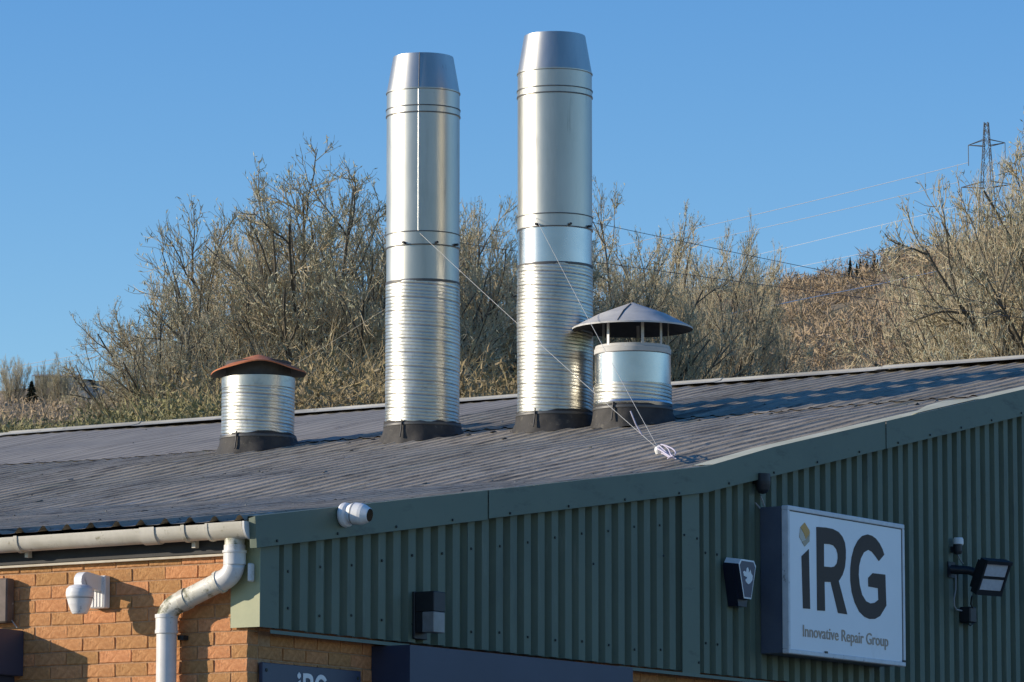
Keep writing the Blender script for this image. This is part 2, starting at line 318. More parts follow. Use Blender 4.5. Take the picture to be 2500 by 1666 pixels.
# roof: dark deck with ribbed sheets on it
dk = MB(); y0, y1 = -.06, BLEN
xs = [-.05, KX, RX, XE]; zs = [rz(-.05)-.055, rz(KX)-.055, rz(RX)-.055, rz(RX)-.055-.205*(XE-RX)]
for i in range(3): dk.add([(xs[i], y0, zs[i]), (xs[i+1], y0, zs[i+1]), (xs[i+1], y1, zs[i+1]), (xs[i], y1, zs[i])], [(0, 1, 2, 3)])
roof = part(dk, 'roof', M['deck'], bld)
PIT = .1665; YR0 = .143-PIT*1.5
def dip(x, y): return .006*math.sin(x*1.7+y*.9)+.005*math.sin(y*2.3+x*.6)+.004*math.sin(x*4.1-y*1.1)
def roof_sheet(k, x0, x1, nx, lift, rib, m, name='roof_sheet'):
    ya = YR0+k*6*PIT; prof = []
    for i in range(6):
        b = ya+i*PIT
        prof += [(b, 0), (b+.030, 0), (b+.045, .03), (b+.058, .35), (b+.070, .85), (b+.083, 1), (b+.096, .85), (b+.108, .35), (b+.121, .03), (b+.136, 0)]
    prof.append((ya+6*PIT, 0))
    lf = lift+.0015*(k % 2); V = []; Fc = []
    xx = sorted(set([x0+(x1-x0)*i/nx for i in range(nx+1)]+([.1, .5, .8] if x0 < 0 else [])+([KX] if x0 < KX < x1 else [])))
    for x in xx:
        for (y, h) in prof: V.append((x, y, rz(x)-.012+h*rib*(1+1.9*max(0, 1-(x+.12)/.9) if x < .8 else 1)+lf+dip(x, y)))
    n = len(prof)
    for i in range(len(xx)-1):
        for j in range(n-1): Fc.append((i*n+j, (i+1)*n+j, (i+1)*n+j+1, i*n+j+1))
    return part(MB().add(V, Fc, True), name, m, bld, roof)
for k in range(16):
    roof_sheet(k, -.128+random.uniform(-.010, .010), 9.56+random.uniform(-.02, .02), 22, 0, .0115, M['roof'])
    if k*1.0 < 5.4: roof_sheet(k, 9.44, RX, 8, .010, .0115, M['roof'])
    else: roof_sheet(k, 9.44, RX, 8, .012, .006, M['roof_blue'])
part(MB().add([(RX, y0, rz(RX)+.01), (RX, BLEN, rz(RX)+.01), (XE+.2, BLEN, rz(RX)-.205*(XE+.2-RX)+.01), (XE+.2, y0, rz(RX)-.205*(XE+.2-RX)+.01)], [(0, 1, 2, 3)]), 'back_slope', M['roof'], bld, roof)
for k in range(11):                                               # ridge cap in lengths
    a = -.1+k*1.5; b = a+1.49; zc = rz(RX)+.018+.004*(k % 2)+random.uniform(-.004, .004)
    prof = [(-.20, -.036), (-.075, -.006), (-.045, .014), (0, .022), (.045, .014), (.075, -.006), (.20, -.036)]
    n = len(prof); v = [(RX+p, yy, zc+q) for yy in (a, b) for p, q in prof]
    part(MB().add(v, [(i, n+i, n+i+1, i+1) for i in range(n-1)]).add([v[i] for i in range(n)], [tuple(range(n))]), 'ridge_cap', M['ridge'], bld, roof)

# moss and grit lying in the sheet pans
rg = np.random.default_rng(5); mo = MB()
for i in range(520):
    x = float(rg.choice([rg.uniform(0, 13), rg.uniform(9.1, 9.8), rg.uniform(0, 5)])); y = float(rg.uniform(-.05, 13)); w = float(rg.uniform(.006, .022)); z = rz(x)-.014+dip(x, y); a0 = rg.uniform(0, 6)
    h = w*float(rg.uniform(.5, 1.0)); ln = float(rg.uniform(1, 3.5))
    mo.add([(x+ln*w*math.cos(a0+q)*1.0, y+w*math.sin(a0+q), z) for q in (0, 1.26, 2.5, 3.77, 5.03)]+[(x, y, z+h+.004)], [(j, (j+1) % 5, 5) for j in range(5)])
ms = part(mo, 'moss', M['moss'], bld, roof); ms['kind'] = 'stuff'

# gable cladding
clad = part(MB().add([(0, -.02, 3.44), (RX, -.02, 3.44), (XE, -.02, 3.44), (XE, -.02, rz(RX)-.205*(XE-RX)-.1), (RX, -.02, rz(RX)-.1), (KX, -.02, rz(KX)-.1), (0, -.02, rz(0)-.1)], [tuple(range(7))]), 'gable_cladding', M['deck'], bld)
def gz(x): return (rz(x) if x < RX else rz(RX)-.205*(x-RX))-.07
def clad_panel(x0, pitch, n, crest, flank, depth, yb=-.052, lead=0):
    prof = [(x0-lead, yb), (x0-flank, yb)] if lead else []
    for i in range(n):
        b = x0+i*pitch; prof += [(b, yb-depth), (b+crest, yb-depth), (b+crest+flank, yb), (b+pitch-flank, yb)]
    prof.append((x0+n*pitch-.001, yb-depth))
    o_ = random.uniform(-.0025, .0025); v = [(x, y+o_*.4, 3.432+random.uniform(-.001, .001)) for x, y in prof]+[(x, y+o_, gz(x)) for x, y in prof]; k = len(prof)
    return part(MB().add(v, [(i, i+1, k+i+1, k+i) for i in range(k-1)]), 'cladding_panel', M['green'], bld, clad)
XL0 = .209
for i in range(5): clad_panel(XL0+i*6*.1553, .1553, 6 if i < 4 else 4, .074, .020, .036, lead=.06 if i == 0 else 0)
XR0 = 4.835
for i in range(15): clad_panel(XR0+i*6*.1478, .1478, 6, .068, .014, .034, lead=.10 if i == 0 else 0)
# flat corner trim, its return on the brick side, cover strip at the joint, drip flashing
part(MB().add([(-.02, -.092, 3.43), (.16, -.092, 3.43), (.166, -.048, 3.43), (.170, -.047, 3.43), (-.02, -.092, rz(0)-.05), (.16, -.092, rz(0)-.05), (.166, -.048, rz(0)-.05), (.170, -.047, rz(0)-.05)], [(0, 1, 5, 4), (1, 2, 6, 5), (2, 3, 7, 6)]), 'corner_trim', M['green_flash'], bld, clad)
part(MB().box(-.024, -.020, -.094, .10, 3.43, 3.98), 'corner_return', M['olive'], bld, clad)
part(MB().box(4.535, 4.752, -.104, -.098, 3.40, gz(4.6)), 'cover_strip', M['green_flash'], bld, clad)
for x0, x1, yy in ((.06, 1.44, -.105), (3.75, 6.2, -.106)):
    dr = MB(); dr.add([(x0, -.03, 3.425), (x1, -.03, 3.425), (x1, yy, 3.418), (x0, yy, 3.418), (x0, yy-.002, 3.398), (x1, yy-.002, 3.398)], [(0, 1, 2, 3), (3, 2, 5, 4)])
    part(dr, 'drip_flashing', M['green_flash'], bld, clad)
scr = MB().rev([(.0, .007), (.006, .007), (.0085, .004), (.0085, 0)], n=6, axis=(0, -1, 0), smooth=False).me('screw', M['screw'])
for i in range(0, 28, 2):
    x = XL0+i*.1553+.037; top = gz(x)-.10-.155
    for z in (top, 3.535+random.uniform(-.01, .01)): inst('screw', scr, clad, Matrix.Translation((x+random.uniform(-.004, .004), -.089, z+random.uniform(-.008, .008))))
for i in (0, 1): inst('screw', scr, clad, Matrix.Translation((XR0+i*.1478+.02, -.087, 4.19))); inst('screw', scr, clad, Matrix.Translation((XR0+i*.1478+.02, -.087, 3.62)))
for x, z in ((4.56, 4.28), (4.72, 4.27), (4.735, 3.49), (4.30, 4.13), (3.46, 4.02)): inst('screw', scr, clad, Matrix.Translation((x, -.104, z)))
# barge flashing in lapped lengths
bx = [-.14, 2.215, 4.86, 7.22, 9.6, 13.0]
for i in range(5):
    a, b = bx[i]+.002, bx[i+1]-.002; yy = -.140-.004*(i % 2); cut = .012
    xs = [a, b] if not a < KX < b else [a, KX, b]
    H = .165 if i < 2 else .158
    tp = .006 if i < 2 else .030
    if i == 2: xs = [a, a+.8, b]
    top = [(x, rz(x)+(tp if not (i == 2 and x == a) else .008)) for x in xs]; bot = [(x, rz(x)-H+(.006 if i == 1 else 0)) for x in xs]
    if i == 0: bot[0] = (a+.018, bot[0][1])
    f = MB(); n = len(xs)
    v = [(x, yy, z) for x, z in top]+[(x, yy, z) for x, z in bot]+[(x, yy+.03, z-.004) for x, z in bot]
    f.add(v, [(j, n+j, n+j+1, j+1) for j in range(n-1)]+[(n+j, 2*n+j, 2*n+j+1, n+j+1) for j in range(n-1)])
    wd = .05 if i < 2 else .15
    fv = [(x, yy, z) for x, z in top]+[(x, yy+wd, z+.002) for x, z in top]+[(x, yy+wd+.004, z-.03) for x, z in top]
    ff = [(j, j+1, n+j+1, n+j) for j in range(n-1)]+[(n+j, n+j+1, 2*n+j+1, 2*n+j) for j in range(n-1)]
    if i < 2: f.add(fv, ff)
    if i == 0: f.add([(a, yy, top[0][1]), (a, -.098, top[0][1]-.01), (a+.014, -.098, bot[0][1]), (a+.018, yy, bot[0][1])], [(0, 1, 2, 3)])
    bf = part(f, 'barge_flashing', M['green_flash'], bld)
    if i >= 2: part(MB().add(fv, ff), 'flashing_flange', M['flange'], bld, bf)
    k = 4 if i < 3 else 5
    for j in range(k):
        x = a+(b-a)*(j+.35)/k; inst('screw', scr, bf, Matrix.Translation((x, yy-.001, rz(x)-H+.022)))
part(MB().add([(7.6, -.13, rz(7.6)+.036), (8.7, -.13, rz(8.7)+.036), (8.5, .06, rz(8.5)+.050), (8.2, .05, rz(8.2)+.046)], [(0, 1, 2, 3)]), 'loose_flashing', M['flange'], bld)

# rain gutter, half round, hung on the eaves
GX, GR = -.112, .060
def gz_(y): return 3.990-.004*max(0, y)
g = MB(); ys = [-.085, .5, 1.0, 1.5, 2.0, 3.0, 5, 9, BLEN]; n = 13
for R_ in (GR, GR-.004):
    v = []
    for y in ys:
        for j in range(n):
            a = math.pi*j/(n-1); v.append((GX-R_*math.cos(a), y, gz_(y)-.014-R_*1.12*math.sin(a)+(.014 if j in (0, n-1) else 0)))
    g.add(v, [(i*n+j, i*n+j+1, (i+1)*n+j+1, (i+1)*n+j) for i in range(len(ys)-1) for j in range(n-1)], True)
gut = part(g, 'gutter', M['pvc'], bld)
def gut_ring(y0, y1, R_, m, name, lip=False):
    b = MB(); v = []
    for y in (y0, y1):
        for j in range(n):
            a = math.pi*j/(n-1); v.append((GX-R_*math.cos(a), y, gz_(y)-.014-R_*1.12*math.sin(a)+(.018 if j in (0, n-1) else 0)))
    b.add(v, [(j, j+1, n+j+1, n+j) for j in range(n-1)], True)
    for q in (0, n): b.add(v[q:q+n], [tuple(range(n))]) if lip else None
    if not lip:                                                   # closed rim towards the gutter
        for y in (y0, y1):
            w = []
            for RR in (R_, GR-.002):
                for j in range(n):
                    a = math.pi*j/(n-1); w.append((GX-RR*math.cos(a), y, gz_(y)-.014-RR*1.12*math.sin(a)))
            b.add(w, [(j, j+1, n+j+1, n+j) for j in range(n-1)])
    return part(b, name, m, bld, gut)
yb = lambda px: float(brk(px, 1300, .19)[1])
gut_ring(yb(372), yb(336), GR+.007, M['pvc'], 'gutter_joint')
for px in (441, 33): 
    gut_ring(yb(px)-.012, yb(px)+.012, GR+.006, M['pvc'], 'gutter_bracket')
    part(MB().box(-.07, -.035, yb(px)-.012, yb(px)+.012, 3.875, 3.93), 'gutter_bracket', M['pvc'], bld, gut)
for y in (2.35, 3.1): gut_ring(y-.012, y+.012, GR+.006, M['pvc'], 'gutter_bracket')
gut_ring(-.078, .16, GR+.005, M['pvc'], 'gutter_outlet')
gut_ring(.150, .166, GR+.009, M['pvc'], 'outlet_rim')
gut_ring(-.098, -.084, GR+.010, M['pvc_clean'], 'stop_end', lip=True)

# downpipe: drop from the outlet, swan neck to the left, then straight down the wall
def bend(pts, r, k=6):
    out = [np.array(pts[0], float)]
    for a, b, c in zip(pts, pts[1:], pts[2:]):
        a, b, c = map(lambda q: np.array(q, float), (a, b, c)); u = (a-b)/np.linalg.norm(a-b); w = (c-b)/np.linalg.norm(c-b)
        p0, p1 = b+u*r, b+w*r
        for i in range(k+1): t = i/k; out.append((1-t)**2*p0+2*t*(1-t)*b+t*t*p1)
    return out+[np.array(pts[-1], float)]
PX, PY = -.088, .030
lo = brk(408, 1500, .085); LY = float(lo[1])
top = (PX, PY, 3.92); k1 = (PX, PY, 3.715); k2 = (-.088, LY, 3.545); bottom = (-.088, LY, .1)
PR = .055
path = bend([top, k1, k2, bottom], .075, 8)
dp = MB().tube(path, PR, 20)
down = part(dp, 'downpipe', M['pvc_moss'], bld)
k1v, k2v = np.array(k1), np.array(k2); dirn = (k2v-k1v)/np.linalg.norm(k2v-k1v)
part(MB().tube([(PX, PY, 3.875), (PX, PY, 3.79)], PR+.004, 20).tube([(PX, PY, 3.845), (PX, PY, 3.833)], PR+.012, 20), 'pipe_socket', M['pvc_clean'], bld, down)
part(MB().tube([(PX, PY, 3.835), (PX, PY, 3.768)], PR+.0065, 20), 'pipe_socket', M['pvc_clean'], bld, down)
pe = bend([(PX, PY, 3.77), k1, tuple(k1v+dirn*.10)], .075, 8)
part(MB().tube(pe, PR+.003, 20), 'pipe_elbow', M['pvc_clean'], bld, down)
part(MB().tube([k1v+dirn*.095, k1v+dirn*.115], PR+.009, 20), 'pipe_collar', M['pvc_moss'], bld, down)
part(MB().tube([k2v-dirn*.155, k2v-dirn*.115], PR+.006, 20), 'pipe_collar', M['pvc'], bld, down)
part(MB().tube(bend([k2v-dirn*.12, k2, (-.088, LY, 3.47)], .075, 8), PR+.003, 20), 'pipe_elbow', M['pvc_moss'], bld, down)
part(MB().tube([(-.088, LY, 3.515), (-.088, LY, 3.495)], PR+.010, 20).tube([(-.088, LY, 3.495), (-.088, LY, 3.415)], PR+.006, 20).tube([(-.088, LY, 3.43), (-.088, LY, 3.41)], PR+.009, 20), 'pipe_socket', M['pvc_clean'], bld, down)
part(MB().tube([(-.088, LY, 3.41), (-.088, LY, .12)], PR+.001, 20), 'pipe_length', M['pvc_clean'], bld, down)
part(MB().box(-.05, -.002, LY-.085, LY-.045, 3.375, 3.40), 'pipe_clip', M['black'], bld, down)
part(MB().cbox(-.075, -.026, -.062, -.044, 3.675, 3.775, .006), 'pipe_clip', M['pvc_clean'], bld, down)

# navy fascia box over the entrance
part(MB().box(1.205, 3.66, -.262, -.002, 2.75, 3.396), 'entrance_fascia', M['navy'], bld)

# ------------------------------------------------------------------ flues and roof vents
def z_axis(px, py, x0, y0):                                       # height of a pixel row on the vertical axis at (x0,y0)
    d = ray(px, py); t = ((x0-CAM[0])*FH[0]+(y0-CAM[1])*FH[1])/(d@FH); return float(CAM[2]+d[2]*t)
def y_of(px, x0):
    y = 4.0
    for _ in range(40):
        dx, dy = x0-CAM[0], y-CAM[1]; D = dx*FH[0]+dy*FH[1]; p = 1250+FPX*(dx*Rt[0]+dy*Rt[1])/(D*math.cos(PITCH)+5.0*math.sin(PITCH)); y += (p-px)*.0035
    return y
def ring_z(px, py, x0, y0, r):                                    # ring whose front centre shows at py
    f = np.array([x0, y0])-FH[:2]*r
    return z_axis(px, py, f[0], f[1])
def helix_duct(cx, cy, z0, z1, r, name, root, m):
    P = .107; n = 64; dz = .003; nz = int((z1-z0)/dz); V = np.zeros((nz+1, n, 3))
    th = np.linspace(0, 2*np.pi, n, endpoint=False)
    rng = np.random.default_rng(int(cx*100+cy*37))
    den = sum(rng.normal(0, .0016)*np.cos(k*th+rng.uniform(0, 6)) for k in range(2, 9))
    for i in range(nz+1):
        z = z0+(z1-z0)*i/nz; ph = ((z+P*th/(2*np.pi))/P) % 1.0
        groove = np.zeros(n)
        for c, dpt, w in ((.0, .0042, .028), (.25, .0022, .022), (.5, .0026, .022), (.75, .0022, .022)):
            d_ = np.minimum(np.abs(ph-c), 1-np.abs(ph-c)); groove += dpt*np.exp(-(d_/w)**2)
        rr = r-groove+den*np.sin(z*5+1)+.0012*np.sin(z*17+3*th)*np.sin(z*7.3+1)
        V[i, :, 0] = cx+rr*np.cos(th); V[i, :, 1] = cy+rr*np.sin(th); V[i, :, 2] = z
    idx = np.arange((nz+1)*n).reshape(nz+1, n); a = idx[:-1]; b = idx[1:]
    Fq = np.stack([a, np.roll(a, -1, 1), np.roll(b, -1, 1), b], -1).reshape(-1, 4)
    me = np_mesh(name, V.reshape(-1, 3), Fq, m); me.polygons.foreach_set('use_smooth', np.ones(len(Fq), bool))
    o = link(bpy.data.objects.new(name, me)); o.parent = root; o.matrix_parent_inverse = Matrix.Translation(-root.location); return o
def skirt(cx, cy, r, ztop, root, seed, flare=.026):
    rng = np.random.default_rng(seed); n = 72; rows = 9; v = []
    am = [(k, rng.normal(0, 1), rng.uniform(0, 6.28)) for k in (3, 5, 8, 13)]
    for i in range(rows):
        t = i/(rows-1)
        for j in range(n):
            a = 2*math.pi*j/n; w = sum(A*math.sin(k*a+p) for k, A, p in am)/3
            rr = r+.006+flare*t**2.2*(1+.35*w)+.012*t*w*math.sin(t*9+j)*.4
            x, y = cx+rr*math.cos(a), cy+rr*math.sin(a)
            zb = rz(x)-.02+dip(x, y)+.012+.006*w; zt_ = ztop+.010*math.sin(2*a+seed)+.008*w
            v.append((x, y, zt_*(1-t)+zb*t+.010*math.sin(a*9+t*7)*t*(1-t)*2))
    b = MB().add(v, [(i*n+j, (i+1)*n+j, (i+1)*n+(j+1) % n, i*n+(j+1) % n) for i in range(rows-1) for j in range(n)], True)
    o = outward(part(b, 'flashing_collar', M['rubber'], root))
    part(MB().rev([(r+.009, ztop-.012), (r+.011, ztop-.016), (r+.011, ztop-.030), (r+.009, ztop-.034)], (cx, cy, 0), 64), 'hose_clamp', M['seam'], root)
    q = YAW+math.pi-math.radians(30); d = np.array([math.cos(q), math.sin(q), 0]); c0 = np.array([cx, cy, 0.])
    part(MB().tube([c0+d*(r+.014)+[0, 0, ztop+.01], c0+d*(r+.022)+[0, 0, ztop-.06], c0+d*(r+.04)+[0, 0, ztop-.13]], .006, 6), 'collar_seam', M['black'], root)
    return o
XS = 9.22
def flue(pxc, rows, label, seed, seam):
    yc = y_of(pxc, XS); R_ = .283
    top, cone, b1a, b1b, b2a, b2b, dt, db = [ring_z(pxc, p, XS, yc, r) for p, r in zip(rows, (.232, R_, R_, R_, R_, R_, R_, R_))]
    zb = rz(XS)
    t = thing('flue_stack', (XS, yc, zb), label, 'chimney flue')
    c = (XS, yc, 0)
    part(MB().rev([(R_+.001, cone), (.234, top), (.234, top), (.226, top-.004), (.226, top-.004), (.26, cone-.1)], c, 72), 'cowl', M['steel'], t)
    part(MB().rev([(R_, b1a), (R_, cone-.010), (R_, cone-.010), (R_+.006, cone-.006), (R_+.006, cone+.002), (R_, cone+.004)], c, 72), 'upper_pipe', M['steel'], t)
    part(MB().rev([(R_, b2a), (R_, b1b)], c, 72), 'main_pipe', M['steel'], t)
    part(MB().rev([(R_-.002, dt-.02), (R_-.002, b2b)], c, 72), 'lower_pipe', M['steel'] if seam else M['bright'], t)
    for za, zc in ((b1a, b1b), (b2a, b2b)):
        bn = part(MB().rev([(R_, za+.006), (R_+.006, za+.003), (R_+.006, za+.003), (R_+.0035, za-.003), (R_+.0035, zc+.003), (R_+.0035, zc+.003), (R_+.006, zc-.003), (R_, zc-.006)], c, 72), 'clamp_band', M['steel'], t)
        for zz in (za, zc): part(MB().rev([(R_+.0075, zz+.0035), (R_+.0075, zz-.0035)], c, 72), 'band_groove', M['seam'], t, bn).matrix_parent_inverse = Matrix.Identity(4)
        if za == b2a:
            for aa in (-28, 22, 60):
                q = YAW+math.pi+math.radians(aa); d = np.array([math.cos(q), math.sin(q), 0]); p = np.array([XS, yc, zc+.014])+d*(R_+.003)
                part(MB().tube([p, p+d*.03], .010, 6), 'clamp_bolt', M['black'], t)
    part(MB().rev([(R_+.0055, cone-.002), (R_+.0055, cone-.009)], c, 72), 'cowl_seam', M['seam'], t)
    if seam:
        q = YAW+math.pi-math.radians(6); d = np.array([math.cos(q), math.sin(q), 0]); s_ = np.array([-d[1], d[0], 0])
        p = np.array([XS, yc, 0])+d*(R_+.001)
        part(MB().tube([p+np.array([0, 0, b2a]), p+np.array([0, 0, cone-.012])], .006, 6), 'vertical_seam', M['bright'], t)
        p2 = np.array([XS, yc, 0])+d*(.236)
        part(MB().tube([p+np.array([0, 0, cone]), p2+np.array([0, 0, top])], .0035, 6), 'cowl_joint', M['seam'], t)
    helix_duct(XS, yc, db-.10, dt, R_+.004, 'ribbed_duct', t, M['duct'])
    part(MB().rev([(R_+.0045, dt+.004), (R_+.0055, dt), (R_+.0045, dt-.016)], c, 72), 'duct_rim', M['seam'], t)
    skirt(XS, yc, R_+.008, db+.004, t, seed)
    return t, yc, (b2a+b2b)/2
F1, y1_, zb1 = flue(1032, (128, 213, 256, 272, 564, 596, 681, 1027), 'tall steel flue stack with a straight vertical seam, beside the rusty vent', 3, True)
F2, y2_, zb2 = flue(1355, (76, 165, 209, 224, 520, 551, 639, 1001), 'tall seamless steel flue stack standing beside the cone-capped roof vent', 5, False)

def vent_clean():
    pxc = 1544; yc = y_of(pxc, XS); R_ = .285; Z = lambda p, r=R_: ring_z(pxc, p, XS, yc, r)
    t = thing('roof_vent', (XS, yc, rz(XS)), 'short steel roof vent under a grey conical rain cap', 'roof vent'); c = (XS, yc, 0)
    za = z_axis(1537, 739, XS, yc); zr = Z(782, .452)
    cap = MB().rev([(.004, za), (.10, za-.035), (.26, za-.095), (.452, zr), (.452, zr), (.452, zr-.012)], c, 64); 
    cap = part(cap, 'rain_cap', M['galv'], t)
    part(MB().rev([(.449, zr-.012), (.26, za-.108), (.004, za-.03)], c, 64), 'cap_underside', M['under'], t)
    q = YAW+math.pi-math.radians(16); d = np.array([math.cos(q), math.sin(q), 0])
    o = np.array([XS, yc, 0]); part(MB().tube([o+d*.05+[0, 0, za-.017], o+d*.26+[0, 0, za-.094], o+d*.445+[0, 0, zr+.002]], .006, 5), 'cap_seam', M['under'], t)
    z0, z1, z2, z3 = Z(842), Z(857), Z(931), Z(985)
    part(MB().rev([(R_-.006, z0+.02), (R_-.002, z0), (R_-.002, z0), (R_+.004, z0-.006), (R_+.004, z1+.006), (R_, z1)], c, 64), 'crimped_rim', M['galv'], t)
    part(MB().rev([(R_+.001, z1), (R_+.001, z1-.01), (R_+.001, z2+.004), (R_+.001, z2)], c, 72), 'collar', M['bright'], t)
    part(MB().rev([(R_+.003, z1+.003), (R_+.003, z1-.003)], c, 64), 'collar_seam', M['seam'], t)
    helix_duct(XS, yc, z3-.10, z2, R_+.003, 'ribbed_duct', t, M['duct'])
    part(MB().rev([(R_+.010, z3+.035), (R_+.014, z3+.02), (R_+.010, z3-.005)], c, 64), 'tape_band', M['bright'], t)
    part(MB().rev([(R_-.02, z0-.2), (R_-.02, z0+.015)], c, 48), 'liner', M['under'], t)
    for aa in (-42, 14, 48, 105, 170, 230):
        q = YAW+math.pi+math.radians(aa); d = np.array([math.cos(q), math.sin(q), 0]); s_ = np.array([-d[1], d[0], 0])*.011; r1, r2 = R_-.004, R_-.004
        p = [o+d*r1-s_+[0, 0, z0-.02], o+d*r1+s_+[0, 0, z0-.02], o+d*r2+s_+[0, 0, zr+.055], o+d*r2-s_+[0, 0, zr+.055]]
        p += [v-d*.004 for v in p]
        part(MB().add(p, [(0, 1, 2, 3), (7, 6, 5, 4), (0, 3, 7, 4), (1, 5, 6, 2)]), 'strap', M['dirty_white'] if aa == -42 else M['galv'], t)
    skirt(XS, yc, R_+.006, z3+.004, t, 8, .024)
    return yc
yv = vent_clean()
def vent_rusty():
    pxc = 632; yc = y_of(pxc, XS); R_ = .288; Z = lambda p, r=R_: ring_z(pxc, p, XS, yc, r)
    t = thing('roof_vent', (XS, yc, rz(XS)), 'short steel roof vent under a bent rusty rain cap', 'roof vent'); c = (XS, yc, 0)
    zt_ = z_axis(628, 862, XS, yc); zl = Z(881, .36)
    n = 64; rows = 7; v = []
    for i in range(rows):
        f = i/(rows-1); r = .375*f
        for j in range(n):
            a = 2*math.pi*j/n
            br = math.cos(a-(YAW+math.pi))                        # +1 towards the camera
            side = math.sin(a-(YAW+math.pi))                      # +1 to the right of it
            h = zt_-.012-(zt_-zl)*1.15*f**1.15 + f**2*(-.026*abs(side)**1.5+.034*max(0, br)**3-.012*max(0, -side)) + .006*math.sin(5*a+1)*f*f
            v.append((XS+r*math.cos(a), yc+r*math.sin(a), h))
    fs = [(i*n+j, (i+1)*n+j, (i+1)*n+(j+1) % n, i*n+(j+1) % n) for i in range(rows-1) for j in range(n)]
    outward(part(MB().add(v, fs, True), 'rain_cap', M['rust'], t))
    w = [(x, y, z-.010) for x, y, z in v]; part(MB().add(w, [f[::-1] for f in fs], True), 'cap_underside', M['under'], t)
    rim = w[-n:]; rt = v[-n:]; part(MB().add(rt+rim, [(j, n+j, n+(j+1) % n, (j+1) % n) for j in range(n)], True), 'cap_lip', M['rust'], t)
    z0, z3 = Z(914), Z(1056)
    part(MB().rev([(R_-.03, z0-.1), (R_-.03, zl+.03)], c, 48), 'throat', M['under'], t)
    part(MB().rev([(R_+.002, z0), (R_+.002, z0-.085), (R_+.002, z0-.085), (R_, z0-.09)], c, 64), 'top_sleeve', M['duct'], t)
    helix_duct(XS, yc, z3-.10, z0-.085, R_, 'ribbed_duct', t, M['duct'])
    part(MB().rev([(R_-.03, z0), (R_+.002, z0)], c, 48), 'sleeve_rim', M['duct'], t)
    skirt(XS, yc, R_+.006, z3+.004, t, 12, .030)
    return yc
vent_rusty()

# guy wires
def wire(name, pts, r, m, label, cat='wire', group=None, n=5):
    o = MB().tube(pts, r, n).build(name, m); return tag(o, label, cat, group)
def line(a, b, k=14, sag=0):
    a, b = np.array(a, float), np.array(b, float); return [a+(b-a)*i/k-np.array([0, 0, 4*sag*(i/k)*(1-i/k)]) for i in range(k+1)]
def on_stack(yc, px, py, rr=.29):
    p = at_depth(px, py, ((XS-CAM[0])*FH[0]+(yc-CAM[1])*FH[1])); q = np.array([XS, yc]); d = FH[:2]
    lat = (p[:2]-q)@Rt[:2]; lat = max(-rr, min(rr, lat)); back = math.sqrt(max(0, rr*rr-lat*lat))
    xy = q+Rt[:2]*lat-d*back; return np.array([xy[0], xy[1], z_axis(px, py, xy[0], xy[1])])
anc = on_roof(1612, 1112)+np.array([0, 0, .03])
s1, s2 = on_stack(y1_, 1027, 570), on_stack(y2_, 1307, 532)
wire('guy_wire', line(s1, anc, 14, .015), .0018, M['wire'], 'pale guy wire from the seamed flue stack down to the rope knot')
wire('guy_wire', line(s2, anc+np.array([.03, .02, .0]), 14, .015), .0018, M['wire'], 'pale guy wire from the seamless flue stack down to the rope knot')
def on_ridge(px, py): return on_plane(px, py, (1, 0, 0), RX)
ra = on_ridge(2850, 852)
b1 = np.array([XS, y1_, zb1])+np.append(Rt[:2]*.285, 0); b2 = np.array([XS, y2_, zb2+.02])+np.append(Rt[:2]*.285, 0)
ra = np.array([RX, ra[1], rz(RX)+.12])
wire('guy_wire', line(b1, ra, 14, .02), .0024, M['wire_dark'], 'dark guy wire from the seamed flue stack to the ridge, passing behind the other flue')
wire('guy_wire', line(b2, ra+np.array([0, .05, 0]), 14, .02), .0024, M['wire_dark'], 'dark guy wire from the seamless flue stack across the bare trees to the ridge')
la = on_ridge(545, 1022); la[2] = rz(RX)+.12
wire('guy_wire', line(np.array([XS, y2_, zb2])+np.append(-Rt[:2]*.285, 0), la, 14, .02),   .0016, M['wire_dull'], 'dull guy wire running from the seamless flue stack behind the rusty vent')
# rope knot
random.seed(11); kn = thing('rope_knot', anc, 'tangled knot of white and lilac rope tied at the roof edge', 'rope')
e0 = on_roof(1634, 1134)+np.array([0, 0, .02])
for i in range(7):
    a = anc+np.array([random.uniform(-.05, .05), random.uniform(-.05, .05), random.uniform(-.01, .04)]); b = e0+np.array([random.uniform(-.06, .06), random.uniform(-.05, .05), random.uniform(-.02, .05)])
    m1 = (a+b)/2+np.array([random.uniform(-.04, .04), random.uniform(-.04, .04), random.uniform(.0, .03)]); m2 = b+np.array([random.uniform(-.05, .03), random.uniform(-.04, .04), random.uniform(-.02, .03)])
    pts = [(1-t)**3*a+3*(1-t)**2*t*m1+3*(1-t)*t*t*m2+t**3*b for t in [k/10 for k in range(11)]]
    part(MB().tube(pts, random.uniform(.004, .007), 6), 'rope_strand', M['rope'], kn)
part(MB().rev([(.004, .035), (.026, .02), (.03, 0), (.02, -.025), (.004, -.03)], anc+np.array([-.02, .0, .0]), 10), 'rope_strand', M['white'], kn)
part(MB().tube([anc+np.array([-.10, .08, .10]), anc+np.array([-.13, .11, .17]), anc+np.array([-.15, .14, .26])], .005, 5), 'rope_end', M['rope'], kn)

